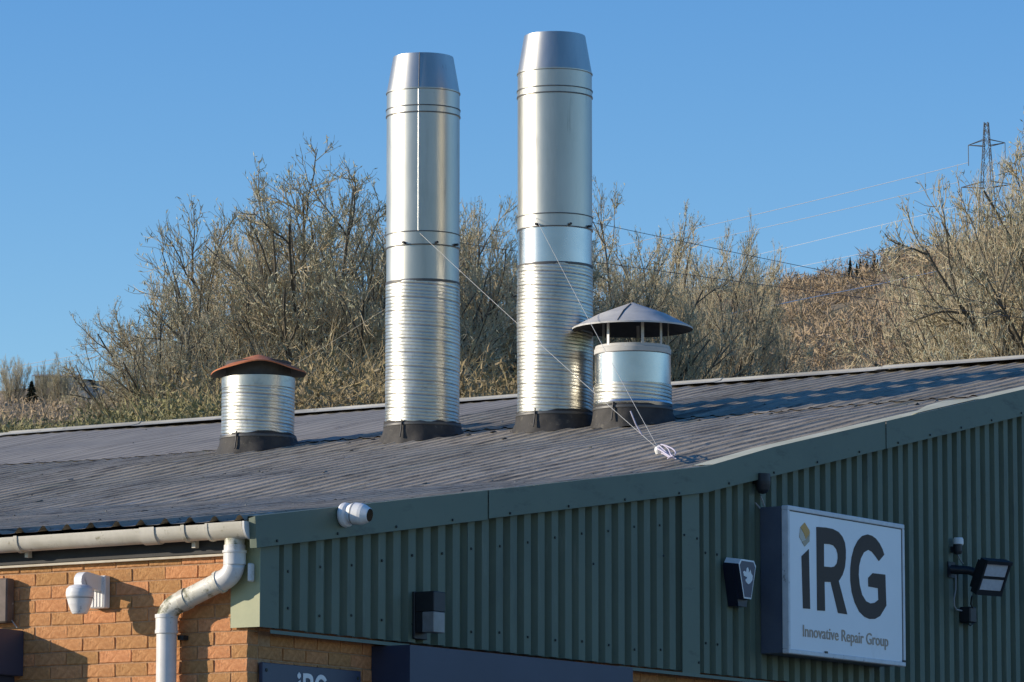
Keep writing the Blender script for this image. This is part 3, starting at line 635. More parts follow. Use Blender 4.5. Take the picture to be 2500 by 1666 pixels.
# ------------------------------------------------------------------ things on the gable wall
# sign box
sx0, sx1, sz0, sz1, yf = 5.555, 7.172, 3.588, 4.540, -.30
sg = thing('sign_box', (6.36, -.09, 3.588), 'large white square sign box with dark iRG letters and Innovative Repair Group', 'sign')
part(MB().cbox(sx0+.006, sx1-.006, yf+.012, -.088, sz0+.004, sz1-.004, .004), 'sign_case', M['signside'], sg)
fr = MB(); w = .030
for (a, b, c_, d) in ((sx0, sx1, sz1-w, sz1), (sx0, sx1, sz0, sz0+w), (sx0, sx0+w*.8, sz0+w, sz1-w), (sx1-w, sx1, sz0+w, sz1-w)): fr.cbox(a, b, yf, yf+.05, c_, d, .004)
part(fr, 'sign_frame', M['dirty_white'], sg)
fr = MB()
fr.box(sx0+w*.8, sx1-w, yf+.0045, yf+.010, sz1-w-.006, sz1-w); fr.box(sx1-w-.008, sx1-w, yf+.0045, yf+.010, sz0+w, sz1-w-.006)
part(fr, 'frame_gap', M['black'], sg)
part(MB().box(sx0+w*.8, sx1-w-.008, yf+.007, yf+.011, sz0+w, sz1-w-.006), 'sign_face', M['signface'], sg)
def z4(x, y): return gab(1800+x/2.77, 1100+y/2.77, -yf)
I_ = [(440, 715), (488, 668), (497, 1072), (450, 1068)]
R_o = [(540, 517), (600, 521), (650, 531), (690, 552), (716, 585), (732, 625), (738, 675), (738, 730), (732, 790), (716, 842), (690, 884), (748, 1108), (687, 1100), (637, 890), (594, 888), (598, 1085), (546, 1082)]
R_i = [(590, 632), (630, 634), (655, 643), (675, 668), (684, 700), (685, 730), (678, 765), (662, 785), (640, 790), (591, 785)]
G_o = [(998, 705), (986, 668), (966, 628), (941, 596), (915, 577), (885, 568), (850, 578), (820, 610), (795, 660), (778, 725), (770, 800), (770, 880), (780, 960), (800, 1030), (830, 1090), (865, 1125), (900, 1140), (935, 1140), (970, 1120), (1012, 1050), (1005, 840), (920, 830), (890, 862), (892, 920), (957, 932), (960, 1010), (935, 1030), (905, 1035), (875, 1020), (848, 975), (832, 910), (825, 840), (828, 780), (840, 730), (860, 690), (890, 672), (915, 685), (937, 712), (962, 748)]
def flat(outline, holes, to3, name, m, root):
    bm = bmesh.new(); ed = []
    for loop in [outline]+holes:
        vs = [bm.verts.new(tuple(map(float, to3(*p)))) for p in loop]
        ed += [bm.edges.new((vs[i], vs[(i+1) % len(vs)])) for i in range(len(vs))]
    bmesh.ops.triangle_fill(bm, use_beauty=True, use_dissolve=False, edges=ed)
    ext = bmesh.ops.extrude_face_region(bm, geom=bm.faces[:])
    for e in ext['geom']:
        if isinstance(e, bmesh.types.BMVert): e.co.y += .003
    bmesh.ops.recalc_face_normals(bm, faces=bm.faces)
    me = bpy.data.meshes.new(name); bm.to_mesh(me); bm.free(); setmats(me, m)
    o = link(bpy.data.objects.new(name, me)); o.parent = root; o.matrix_parent_inverse = Matrix.Translation(-root.location); return o
def face3(x, y): p = z4(x, y); return (p[0], yf+.0035, p[2])
flat(I_, [], face3, 'letter', M['letter'], sg); flat(R_o, [R_i], face3, 'letter', M['letter'], sg); flat(G_o, [], face3, 'letter', M['letter'], sg)
flat([(460, 488), (432, 520), (455, 560), (468, 600), (495, 560), (492, 540)], [], face3, 'emblem', M['gold1'], sg)
flat([(430, 524), (424, 585), (440, 612), (467, 602), (453, 562)], [], face3, 'emblem', M['gold2'], sg)
flat([(440, 616), (460, 650), (492, 615), (494, 566), (470, 603)], [], face3, 'emblem', M['gold3'], sg)
def text_mesh(txt, name, m, root, x0, x1, zb, zh, y):
    cu = bpy.data.curves.new('t', 'FONT'); cu.body = txt; cu.extrude = .003; cu.resolution_u = 3; cu.offset = .004
    o = bpy.data.objects.new('t', cu); col.objects.link(o); dg = bpy.context.evaluated_depsgraph_get(); dg.update()
    me = bpy.data.meshes.new_from_object(o.evaluated_get(dg)); bpy.data.objects.remove(o)
    co = np.zeros(len(me.vertices)*3); me.vertices.foreach_get('co', co); co = co.reshape(-1, 3)
    lo_, hi_ = co.min(0), co.max(0)
    new = np.zeros_like(co); new[:, 0] = x0+(co[:, 0]-lo_[0])/(hi_[0]-lo_[0])*(x1-x0); new[:, 2] = zb+(co[:, 1]-0)/.70*zh; new[:, 1] = y-co[:, 2]*.6
    me.vertices.foreach_set('co', new.ravel()); me.materials.clear(); setmats(me, m); me.name = name; me.update()
    o = link(bpy.data.objects.new(name, me)); o.parent = root; o.matrix_parent_inverse = Matrix.Translation(-root.location); return o
tL, tR = z4(450, 1255), z4(1026, 1320)
text_mesh('Innovative Repair Group', 'slogan', M['slogan'], sg, float(tL[0]), float(tR[0]), float(tL[2])-.002, .076, yf+.005)['kind'] = 'stuff'
for x in (603, 1130): 
    p = z4(x, 1365 if x < 900 else 1425); part(MB().box(p[0]-.02, p[0]+.02, yf-.001, yf+.003, p[2]-.008, p[2]+.006), 'paint_chip', M['black'], sg)

# small navy sign on the brick pier
ns = thing('wall_sign', (.57, 0, 2.62), 'navy blue wall sign with white iRG letters on the brick pier', 'sign')
part(MB().cbox(.093, 1.052, -.034, -.008, 2.62, 3.246, .003), 'sign_sheet', M['navy_dark'], ns)
for x, z in ((.128, 3.205), (1.02, 3.205), (.128, 2.66), (1.02, 2.66)): part(MB().rev([(0, .006), (.009, .005), (.011, 0)], (x, -.034, z), 8, (0, -1, 0)), 'screw', M['screw'], ns)
A0 = gab(600+780/5.602, 1530+640/5.602, .034); A1 = gab(600+1110/5.602, 1530+700/5.602, .034)
sc_ = (float(A1[0])-float(A0[0]))/(1012-540)
def nav3(x, y):
    # undo the sign's perspective: letters 640 units tall
    q = z4(x, y); r0 = z4(540, 517); k = sc_*(1012-540)/(z4(1012, 840)[0]-r0[0]); return (A0[0]+(q[0]-r0[0])*k, -.0375, float(A0[2])+(q[2]-r0[2])*k)
for oo, hh in ((I_, []), (R_o, [R_i]), (G_o, [])): flat(oo, hh, nav3, 'letter', M['white'], ns)
flat([(460, 488), (428, 540), (428, 600), (460, 650), (495, 600), (492, 540)], [], nav3, 'emblem', M['white'], ns)

# turret camera on the barge flashing
p = gab(843, 1266, .15); q = gab(872, 1258, .22)
tc_ = thing('turret_camera', (p[0], -.145, p[2]), 'white ball security camera mounted on the green barge flashing', 'security camera')
base = np.array([p[0]-.01, -.146, p[2]+.018]); ax0 = np.array([0, -1, 0.0])
part(MB().rev([(0, 0), (.066, 0), (.070, .012), (.066, .030), (.052, .040), (.02, .045)], base, 40, ax0), 'base', M['white'], tc_)
ballc = base+np.array([0, -.072, .006]); ax1 = np.array([.10, -.97, -.14]); ax1 /= np.linalg.norm(ax1)
part(MB().rev([(.02, -.052), (.045, -.035), (.060, -.008), (.062, .0), (.062, 0), (.060, .045), (.056, .062), (.056, .062), (.040, .094), (.037, .098)], ballc, 40, ax1), 'ball', M['white'], tc_)
part(MB().rev([(.0632, -.004), (.0632, .004)], ballc, 40, ax1), 'joint_ring', M['cable'], tc_)
part(MB().rev([(.037, .0975), (.034, .099), (0, .0995)], ballc, 32, ax1), 'lens', M['lens'], tc_)
# dark dome camera under the flashing
p = gab(1857, 1182, .13)
dc = thing('dome_camera', (p[0], -.09, p[2]), 'dark dome camera hanging under the barge flashing above the sign', 'security camera')
part(MB().rev([(.05, .05), (.052, .0), (.050, -.02), (.042, -.055), (.028, -.074), (0, -.082)], (p[0], -.145, p[2]+.015), 24), 'dome', M['black'], dc)
part(MB().box(p[0]-.03, p[0]+.03, -.14, -.075, p[2]+.0, p[2]+.06), 'bracket', M['black'], dc)
a = gab(1857, 1212, .12); b = gab(1866, 1236, .12)
part(MB().tube([a, (a+b)/2+[.004, 0, .0], b], .006, 6), 'cable', M['cable'], dc)
a = gab(1844, 1228, .11); b = gab(1855, 1241, .11); part(MB().tube([a, b], .005, 6), 'cable', M['cable'], dc)

# box lamp above the entrance
lp = thing('wall_lamp', (1.56, -.09, 3.49), 'black box wall lamp with pale lower diffuser above the entrance', 'wall lamp')
part(MB().cbox(1.490, 1.626, -.104, -.088, 3.452, 3.722, .003), 'back_plate', M['black'], lp)
part(MB().cbox(1.497, 1.618, -.232, -.104, 3.605, 3.720, .004), 'housing', M['black'], lp)
part(MB().cbox(1.499, 1.616, -.230, -.150, 3.486, 3.6049, .004), 'diffuser', M['lamp_glass'], lp)
part(MB().box(1.505, 1.610, -.150, -.105, 3.49, 3.6049), 'inner_case', M['black'], lp)

# alarm bell box
al = thing('alarm_box', (5.2, -.09, 3.88), 'navy and white coffin-shaped alarm bell box on the green cladding', 'alarm box')
cxm = 5.195; zc = 4.035
outl = [(-.085, .130), (.085, .130), (.112, .098), (.048, -.118), (-.048, -.118), (-.112, .098)]
k = 1.0
b3 = lambda a, z, d: (cxm+a*1.06, -.088-d, zc+z*1.06-.012)
part(MB().prism([(a*1.02, z*1.02-.025*(z < 0)) for a, z in outl], .075, b3), 'body', M['alarm_body'], al)
def ring(o1, o2, y1, y2, name, m):
    n = len(o1); v = [(cxm+a, y1, zc+z) for a, z in o1]+[(cxm+a, y2, zc+z) for a, z in o2]
    return outward(part(MB().add(v, [(i, (i+1) % n, n+(i+1) % n, n+i) for i in range(n)]), name, m, al))
o1 = [(a*1.06, z*1.06) for a, z in outl]; o2 = outl; o3 = [(a*.90, z*.92) for a, z in outl]
# white shoulder (top) and rim
n = 6
sh = MB(); top_i = (0, 1, 2, 5)
def q3(o, i, y): return (cxm+o[i][0], y, zc+o[i][1])
big = [(a*1.10, z*1.08+.004) for a, z in outl]
sh.add([q3(big, 5, -.100), q3(big, 0, -.100), q3(big, 1, -.100), q3(big, 2, -.100), q3(o2, 5, -.200), q3(o2, 0, -.200), q3(o2, 1, -.200), q3(o2, 2, -.200)], [(0, 1, 5, 4), (1, 2, 6, 5), (2, 3, 7, 6)])
outward(part(sh, 'shoulder', M['white'], al))
ring(o2, o3, -.200, -.201, 'rim', M['white'])
ring([(a*1.04, z*1.03) for a, z in outl], o2, -.163, -.1995, 'side', M['alarm_body'])
part(MB().add([(cxm+a, -.2008, zc+z) for a, z in o3], [tuple(range(6))]), 'front_panel', M['alarm_blue'], al)
blob = [(-.050, .020), (-.062, .045), (-.040, .052), (-.022, .046), (-.014, .072), (.002, .078), (.014, .060), (.010, .044), (.024, .050), (.036, .064), (.044, .042), (.062, .028), (.058, .000), (.030, -.022), (.006, -.030), (-.014, -.022), (-.034, -.006), (-.016, .006), (-.010, .014)]
flat(blob, [], lambda a, z: (cxm+a, -.2035, zc+z+.005), 'logo', M['white'], al)

# floodlight with bracket, sensor and junction box
fl = thing('floodlight', (8.28, -.09, 4.25), 'black twin-panel floodlight on a bracket arm, wired to the gable', 'floodlight')
hc = np.array([8.37, -.36, 4.262]); hx = np.array([.95, -.30, 0]); hx /= np.linalg.norm(hx); hn = np.array([-.28, -.86, -.42]); hn -= hx*(hn@hx); hn /= np.linalg.norm(hn); hu = np.cross(hx, hn); hu = hu if hu[2] > 0 else -hu
def fb(mb, a0, a1, b0, b1, c0, c1):
    v = [hc+hx*a+hu*b+hn*c for c in (c0, c1) for b in (b0, b1) for a in (a0, a1)]
    return mb.add(v, [(0, 2, 3, 1), (4, 5, 7, 6), (0, 1, 5, 4), (2, 6, 7, 3), (0, 4, 6, 2), (1, 3, 7, 5)])
outward(part(fb(MB(), -.125, .125, -.125, .125, -.05, .0), 'lamp_body', M['black'], fl))
h = MB(); fb(h, -.126, .126, .105, .128, 0, .022); fb(h, -.126, .126, -.128, -.095, 0, .012); fb(h, -.126, -.108, -.095, .105, 0, .012); fb(h, .108, .126, -.095, .105, 0, .012); fb(h, -.108, .108, -.006, .008, 0, .010)
outward(part(h, 'lamp_rim', M['black'], fl))
for b0, b1 in ((.012, .100), (-.090, -.010)): outward(part(fb(MB(), -.105, .105, b0, b1, .001, .006), 'led_panel', M['led'], fl))
for i in range(6): outward(part(fb(MB(), -.11+i*.04, -.10+i*.04, -.10, .10, -.085, -.051), 'cooling_fin', M['black'], fl))
wl = gab(2322, 1390, .09)
part(MB().tube([(wl[0], -.085, wl[2]), (wl[0]+.05, -.20, wl[2]-.01), hc+hx*(-.06)+hn*(-.06)+np.array([0, 0, .0])], [.032, .030, .028], 8), 'bracket_arm', M['black'], fl)
part(MB().box(wl[0]-.05, wl[0]+.05, -.096, -.086, wl[2]-.06, wl[2]+.05), 'bracket_plate', M['black'], fl)
jb = gab(2362, 1502, .13); 
part(MB().cbox(jb[0]-.045, jb[0]+.055, -.175, -.088, jb[2]-.055, jb[2]+.055, .008), 'junction_box', M['black'], fl)
P_ = lambda x, y, o=.12: gab(2280+x/5.6, 1280+y/5.6, o)
part(MB().tube([P_(300, 690), P_(300, 900), P_(275, 1020), P_(280, 1120), P_(310, 1170), P_(380, 1185)], .006, 6), 'cable', M['cable'], fl)
part(MB().tube([P_(520, 985, .25), P_(505, 1090, .2), P_(540, 1170, .16), P_(580, 1270, .14), P_(560, 1340, .14), P_(500, 1385, .14), P_(470, 1365, .14)], .006, 6), 'cable', M['black'], fl)
pr = thing('motion_sensor', P_(310, 300, .10), 'small motion sensor with white cap above the floodlight', 'sensor')
c0 = P_(335, 265, .14)
part(MB().rev([(0, .042), (.030, .040), (.036, .028), (.036, -.004), (.030, -.012)], c0, 20), 'cap', M['white'], pr)
part(MB().rev([(.032, -.002), (.032, -.05), (.026, -.07), (0, -.072)], c0-np.array([.012, 0, .005]), 16).box(c0[0]-.02, c0[0]+.02, c0[1], -.085, c0[2]-.06, c0[2]-.02), 'sensor_head', M['black'], pr)
part(MB().tube([P_(325, 420), P_(360, 490), P_(398, 540)], .005, 6), 'cable', M['cable'], pr)

# ------------------------------------------------------------------ things on the brick side wall
PYC = .985
pt = thing('bracket_camera', (0, PYC, 3.6), 'white dome camera hanging from a bracket arm on the orange brick wall', 'security camera')
part(MB().cbox(-.052, -.003, .935, 1.040, 3.572, 3.752, .006), 'wall_plate', M['dirty_white'], pt)
for i in range(4): part(MB().box(-.056, -.050, .950+i*.022, .958+i*.022, 3.58, 3.70), 'plate_rib', M['white'], pt)
arm = bend([(-.04, PYC, 3.705), (-.215, PYC, 3.728), (-.215, PYC, 3.66)], .03, 8)
av = []; 
for i, pp in enumerate(arm):
    tt = arm[min(i+1, len(arm)-1)]-arm[max(i-1, 0)]; tt /= np.linalg.norm(tt); nn = np.array([-tt[2], 0, tt[0]]); hh = .045*(1-i/len(arm))+.026; 
    av += [pp+nn*hh*.6*s_+np.array([0, w_, 0]) for s_, w_ in ((-1, -.026), (-1, .026), (1, .026), (1, -.026))]
outward(part(MB().add(av, [(4*i+j, 4*i+(j+1) % 4, 4*i+4+(j+1) % 4, 4*i+4+j) for i in range(len(arm)-1) for j in range(4)]+[(0, 1, 2, 3), tuple(len(av)-4+j for j in range(4))]), 'arm', M['white'], pt))
part(MB().rev([(0, .045), (.035, .043), (.06, .035), (.074, .020), (.078, .0), (.077, -.022), (.072, -.030), (.071, -.034), (.071, -.034), (.071, -.034), (.064, -.065), (.048, -.105), (.040, -.118), (0, -.122)], (-.215, PYC, 3.648), 36), 'dome', M['dirty_white'], pt)
part(MB().rev([(.0745, -.028), (.0745, -.034)], (-.215, PYC, 3.648), 36), 'dome_seam', M['cable'], pt)

# dark roller shutter box and brown bracket at the frame's left edge
sb = thing('shutter_box', (-.16, 1.9, 3.2), 'dark navy roller shutter housing fixed low on the orange brick wall', 'shutter box')
part(MB().cbox(-.330, -.004, 1.536, 3.3, 3.215, 3.470, .004), 'housing', M['navy'], sb)
part(MB().box(-.30, -.004, 1.60, 3.25, 2.4, 3.213), 'shutter', M['navy_dark'], sb)
bb = thing('wall_bracket', (-.03, 1.7, 3.5), 'brown metal wall bracket above the shutter housing', 'bracket')
part(MB().cbox(-.078, -.004, 1.605, 1.78, 3.515, 3.765, .008), 'plate', M['brown'], bb)
part(MB().tube([brk(32, 1472, .02), brk(23, 1490, .03), brk(26, 1512, .03), brk(42, 1533, .02)], .004, 5), 'loose_wire', M['cable'], bb)

# ------------------------------------------------------------------ bare trees
def unit(a): return a/np.maximum(np.linalg.norm(a, axis=-1, keepdims=True), 1e-9)
def grow(rng, P0, D0, L, nseg, wander, up):
    N = len(P0); pts = np.zeros((N, nseg+1, 3)); pts[:, 0] = P0; d = D0.copy()
    for i in range(nseg):
        d = unit(d+rng.normal(0, wander, (N, 3))+np.array([0, 0, up])); pts[:, i+1] = pts[:, i]+d*(L/nseg)[:, None]
    return pts
def spawn(rng, pts, L, k, ang, lo, hi, lf, lvar):
    N, m, _ = pts.shape; u = rng.uniform(lo, hi, (N, k))*(m-1); i = np.minimum(u.astype(int), m-2); f = (u-i)[..., None]
    a = pts[np.arange(N)[:, None], i]; b = pts[np.arange(N)[:, None], i+1]; P = a*(1-f)+b*f; T = unit(b-a)
    r = unit(rng.normal(0, 1, (N, k, 3))); perp = unit(r-T*(r*T).sum(-1, keepdims=True)); an = rng.normal(ang, .18, (N, k, 1))
    D = T*np.cos(an)+perp*np.sin(an); Ln = L[:, None]*lf*(1.15-.65*u/(m-1))*rng.uniform(1-lvar, 1+lvar, (N, k))
    return P.reshape(-1, 3), D.reshape(-1, 3), Ln.ravel(), (u/(m-1)).ravel()
def tubes(pts, r0, r1, n):
    N, m, _ = pts.shape; T = np.zeros_like(pts); T[:, 1:-1] = pts[:, 2:]-pts[:, :-2]; T[:, 0] = pts[:, 1]-pts[:, 0]; T[:, -1] = pts[:, -1]-pts[:, -2]; T = unit(T)
    ref = unit(np.array([.31, .87, .17])); U = unit(np.cross(T, ref)); W = np.cross(T, U)
    rr = (r0[:, None]*(1-np.linspace(0, 1, m))+r1[:, None]*np.linspace(0, 1, m))[..., None, None]
    q = np.arange(n)*2*np.pi/n; ring_ = U[:, :, None]*np.cos(q)[None, None, :, None]+W[:, :, None]*np.sin(q)[None, None, :, None]
    V = (pts[:, :, None]+rr*ring_).reshape(-1, 3); idx = np.arange(N*m*n).reshape(N, m, n); a = idx[:, :-1]; b = idx[:, 1:]
    Fq = np.stack([a, np.roll(a, -1, 2), np.roll(b, -1, 2), b], -1).reshape(-1, 4); return V, Fq
def join(parts):
    Vs, Fs, o = [], [], 0
    for V, F_ in parts: Vs.append(V); Fs.append(F_+o); o += len(V)
    return np.concatenate(Vs), np.concatenate(Fs)
def spindles(rng, P, D, L, w):                                    # three-sided bipyramids
    N = len(P); r = unit(rng.normal(0, 1, (N, 3))); U = unit(np.cross(D, r)); W = np.cross(D, U); mid = P+D*(L*.45)[:, None]
    ring_ = [mid+(U*math.cos(q)+W*math.sin(q))*w[:, None] for q in (0, 2.094, 4.189)]
    V = np.stack([P]+ring_+[P+D*L[:, None]], 1).reshape(-1, 3); b = np.arange(N)[:, None]*5
    F_ = np.concatenate([b+np.array(t) for t in ((0, 2, 1), (0, 3, 2), (0, 1, 3), (4, 1, 2), (4, 2, 3), (4, 3, 1))]); return V, F_
def make_tree(seed, stems, spread, k2, k3, k4, catk=1.5):
    rng = np.random.default_rng(seed)
    az = np.arange(stems)*2.39996+rng.uniform(-.3, .3, stems); ti = spread*((np.arange(stems)+.5)/stems)**.62*rng.uniform(.9, 1.1, stems)
    D0 = np.stack([np.cos(az)*np.sin(ti), np.sin(az)*np.sin(ti), np.cos(ti)], -1); P0 = np.stack([np.cos(az)*.02, np.sin(az)*.02, np.full(stems, -.03)], -1)
    L0 = rng.uniform(.56, .68, stems); s0 = grow(rng, P0, D0, L0, 10, .085, .028)
    r00 = rng.uniform(.0085, .0135, stems); trunk = tubes(s0, r00, r00*.22, 6)
    def inside(l, lim):                                           # crowns stay rounded: drop what would stick out of the dome
        q = l[:, -1]*np.array([1, 1, 1.0]); rr = np.linalg.norm(q, axis=-1); a_ = np.arctan2(q[:, 1], q[:, 0]); e_ = np.arccos(np.clip(q[:, 2]/np.maximum(rr, 1e-6), -1, 1))
        return rr < lim*(1+.06*np.sin(3*a_+seed)+.05*np.sin(5*e_+2*a_+seed*2)+rng.normal(0, .025, len(rr)))
    P, D, L, u = spawn(rng, s0, L0, k2, .68, .16, .98, .46, .25); l1 = grow(rng, P, D, L, 7, .11, .035); k_ = inside(l1, .76); l1, L, u = l1[k_], L[k_], u[k_]; r10 = .0046*(1-.45*u); t1 = tubes(l1, r10, r10*.35, 5)
    P, D, L, u = spawn(rng, l1, L, k3, .66, .10, 1., .52, .3); l2 = grow(rng, P, D, L, 5, .12, .06); k_ = inside(l2, .80); l2, L = l2[k_], L[k_]; r20 = np.full(len(L), .00145); t2 = tubes(l2, r20, r20*.45, 4)
    P, D, L, u = spawn(rng, l2, L, k4, .60, .10, 1., .75, .4); L = np.clip(L, .025, .085); l3 = grow(rng, P, D, L, 4, .16, .11); k_ = inside(l3, .84); l3 = l3[k_]; r30 = np.full(len(l3), .00085); t3 = tubes(l3, r30, r30*.45, 3)
    trunk = join([trunk, t1]); crown = join([t2, t3])
    n = int(len(l3)*catk); i = rng.integers(0, len(l3), n); j = rng.integers(1, 5, n); P = l3[i, j]
    D = unit(rng.normal(0, .40, (n, 3))+np.array([0, 0, .55])*rng.choice([-1, 1], n)[:, None]); ck = spindles(rng, P, D, rng.uniform(.009, .017, n), rng.uniform(.0010, .0018, n))
    top = np.percentile(crown[0][:, 2], 99.6); rad = np.percentile(np.hypot(crown[0][:, 0], crown[0][:, 1]), 97)
    return dict(trunk=np_mesh('trunk', trunk[0], trunk[1], M['bark']), crown=np_mesh('crown', crown[0], crown[1], M['twig']), catk=np_mesh('catkins', ck[0], ck[1], M['catkin']), top=top, rad=rad)
TR = [make_tree(7, 20, 1.25, 10, 8, 6), make_tree(21, 17, 1.1, 9, 8, 6), make_tree(33, 18, 1.2, 9, 7, 6), make_tree(52, 15, 1.3, 10, 8, 6)]
def plant(k, px, ytop, hw, D, rot, label, group='bare catkin trees behind the roof', lean=(0, 0), name='bare_tree'):
    t = TR[k]; B = at_depth(px, 1000, D); zg = float(terrain(B[0], B[1])); top = at_depth(px, ytop, D)[2]
    sz = (top-zg)/t['top']; sx = hw*D/FPX/t['rad']
    r = bpy.data.objects.new(name, None); link(r); r.location = (B[0], B[1], zg); r.rotation_euler = (lean[0], lean[1], rot); r.scale = (sx, sx, sz); tag(r, label, 'tree', group)
    inst('trunk', t['trunk'], r); inst('crown', t['crown'], r); c = inst('catkins', t['catk'], r); c['kind'] = 'stuff'
    return r
plant(0, 800, 430, 540, 95, .3, 'wide bare tree with catkins filling the gap between rusty vent and seamed flue')
plant(3, 1050, 480, 430, 100, 1.9, 'bare tree with catkins directly behind the seamed flue stack')
plant(2, 420, 715, 300, 92, 2.6, 'low spreading bare tree with catkins beyond the rusty vent, nearest the distant house')
plant(1, 590, 570, 340, 99, 3.3, 'bare tree with catkins rising straight above the rusty vent')
plant(1, 1215, 510, 330, 98, 4.1, 'bare tree with catkins showing between the two flue stacks')
plant(3, 1480, 480, 350, 101, 4.4, 'bare tree with catkins behind the cone-capped vent')
plant(2, 1640, 535, 280, 110, .6, 'narrow bare tree rising just clear of the cone-capped vent')
plant(1, 1775, 610, 230, 106, 5.2, 'thin bare tree under the dark guy wire near the far hill')
plant(0, 2625, 300, 500, 82, 3.7, 'tall wide bare tree standing in front of the lattice pylon')
plant(3, 2415, 405, 270, 86, 1.2, 'lower bare tree leaning from the bank beside the tall one')
plant(1, 890, 520, 420, 118, 5.0, 'bare tree set back behind the wide tree by the seamed flue')
plant(2, 1330, 560, 420, 120, 1.0, 'bare tree set back behind the seamless flue stack')
for i, (px, yt, hw, D, rot, lab) in enumerate(((35, 872, 48, 396, 1., 'distant bare tree beside the hedge on the skyline'), (108, 884, 40, 402, 2.4, 'distant bare tree in front of the pale house'), (146, 866, 46, 394, 4., 'tallest distant bare tree beside the pale house'))):
    plant((1, 2, 3)[i], px, yt, hw, D, rot, lab, 'distant trees on the skyline')

# ------------------------------------------------------------------ scrub on the bank (nobody could count it)
def strips(rng, P, D, L, w):
    N = len(P); r = unit(rng.normal(0, 1, (N, 3))); U = unit(np.cross(D, r)); b = P+D*L[:, None]; m = P+D*(L*.5)[:, None]+r*(L*.12)[:, None]
    V = np.stack([P-U*w[:, None]*.5, P+U*w[:, None]*.5, m-U*w[:, None]*.5, m+U*w[:, None]*.5, b], 1).reshape(-1, 3); q = np.arange(N)[:, None]*5
    return V, np.concatenate([q+np.array(t) for t in ((0, 1, 3), (0, 3, 2), (2, 3, 4))])
def scrub(seed, n, D0, D1, px0, px1, hfun, per, wmul, name, m, label):
    rng = np.random.default_rng(seed); px = rng.uniform(px0, px1, n); D = D0+(D1-D0)*rng.uniform(0, 1, n)**1.4
    B = CAM+FH*D[:, None]+Rt*((px-1250)/FPX*D)[:, None]; B[:, 2] = terrain(B[:, 0], B[:, 1])
    h = hfun(px, D, rng); N = n*per; c = np.repeat(np.arange(n), per)
    off = unit(rng.normal(0, 1, (N, 3)))*(rng.uniform(0, 1, N)**.5)[:, None]; off[:, 2] = np.abs(off[:, 2]); P = B[c]+off*np.stack([h[c]*.75, h[c]*.75, h[c]*.80], -1)
    tw = rng.uniform(0, 1, N) < .33
    Dn = unit(rng.normal(0, .8, (N, 3))+off*.8+np.array([0, 0, .4])); L = np.where(tw, rng.uniform(.12, .38, N), rng.uniform(.035, .08, N))*np.clip(h[c], .7, 3)*wmul**.5; w = np.where(tw, rng.uniform(.006, .011, N), rng.uniform(.018, .042, N))*wmul
    V, F_ = strips(rng, P, Dn, L, w); o = link(bpy.data.objects.new(name, np_mesh(name, V, F_, m))); return tag(o, label, 'scrub', kind='stuff')
def h_left(px, D, rng): return rng.uniform(.5, 1.0, len(px))*np.interp(px, [-300, 200, 420, 700], [.85, .95, 1.5, 1.6])
def h_mid(px, D, rng): return rng.uniform(.6, 1.15, len(px))*np.interp(px, [300, 620, 1200, 1600, 1900, 2300, 2800], [1.3, 2.0, 1.9, 1.4, 1.0, 1.5, 2.2])
scrub(1, 620, 64, 112, -350, 640, h_left, 260, 1.0, 'olive_scrub', M['scrub_green'], 'olive green bramble scrub covering the bank behind the low roof end')
scrub(2, 1250, 66, 125, 420, 2850, h_mid, 240, 1.0, 'brown_scrub', M['scrub'], 'tangled golden brown scrub covering the bank under the bare trees')
scrub(3, 1300, 125, 330, -300, 3000, lambda p, D, r: r.uniform(1., 2.4, len(p)), 90, 1.8, 'hill_scrub', M['wood'], 'brown scrub spread over the middle of the hillside')
def far_wood():
    rng = np.random.default_rng(9); n = 2300; px = rng.uniform(900, 3200, n); D = rng.uniform(230, 610, n); keep = px > 1250+rng.uniform(-300, 200, n); px, D = px[keep], D[keep]; n = len(px)
    B = CAM+FH*D[:, None]+Rt*((px-1250)/FPX*D)[:, None]; B[:, 2] = terrain(B[:, 0], B[:, 1]); h = rng.uniform(1.6, 3.6, n); per = 110; c = np.repeat(np.arange(n), per); N = n*per
    Dn = unit(rng.normal(0, .75, (N, 3))+np.array([0, 0, .6])); P = B[c]+np.stack([rng.normal(0, .25, N)*h[c]*.6, rng.normal(0, .25, N)*h[c]*.6, rng.uniform(0, .6, N)*h[c]], -1)
    V, F_ = strips(rng, P, Dn, h[c]*rng.uniform(.12, .30, N), rng.uniform(.03, .08, N)); o = link(bpy.data.objects.new('far_wood', np_mesh('far_wood', V, F_, M['wood']))); tag(o, 'leafless brown woodland covering the far hillside', 'woodland', kind='stuff')
far_wood()
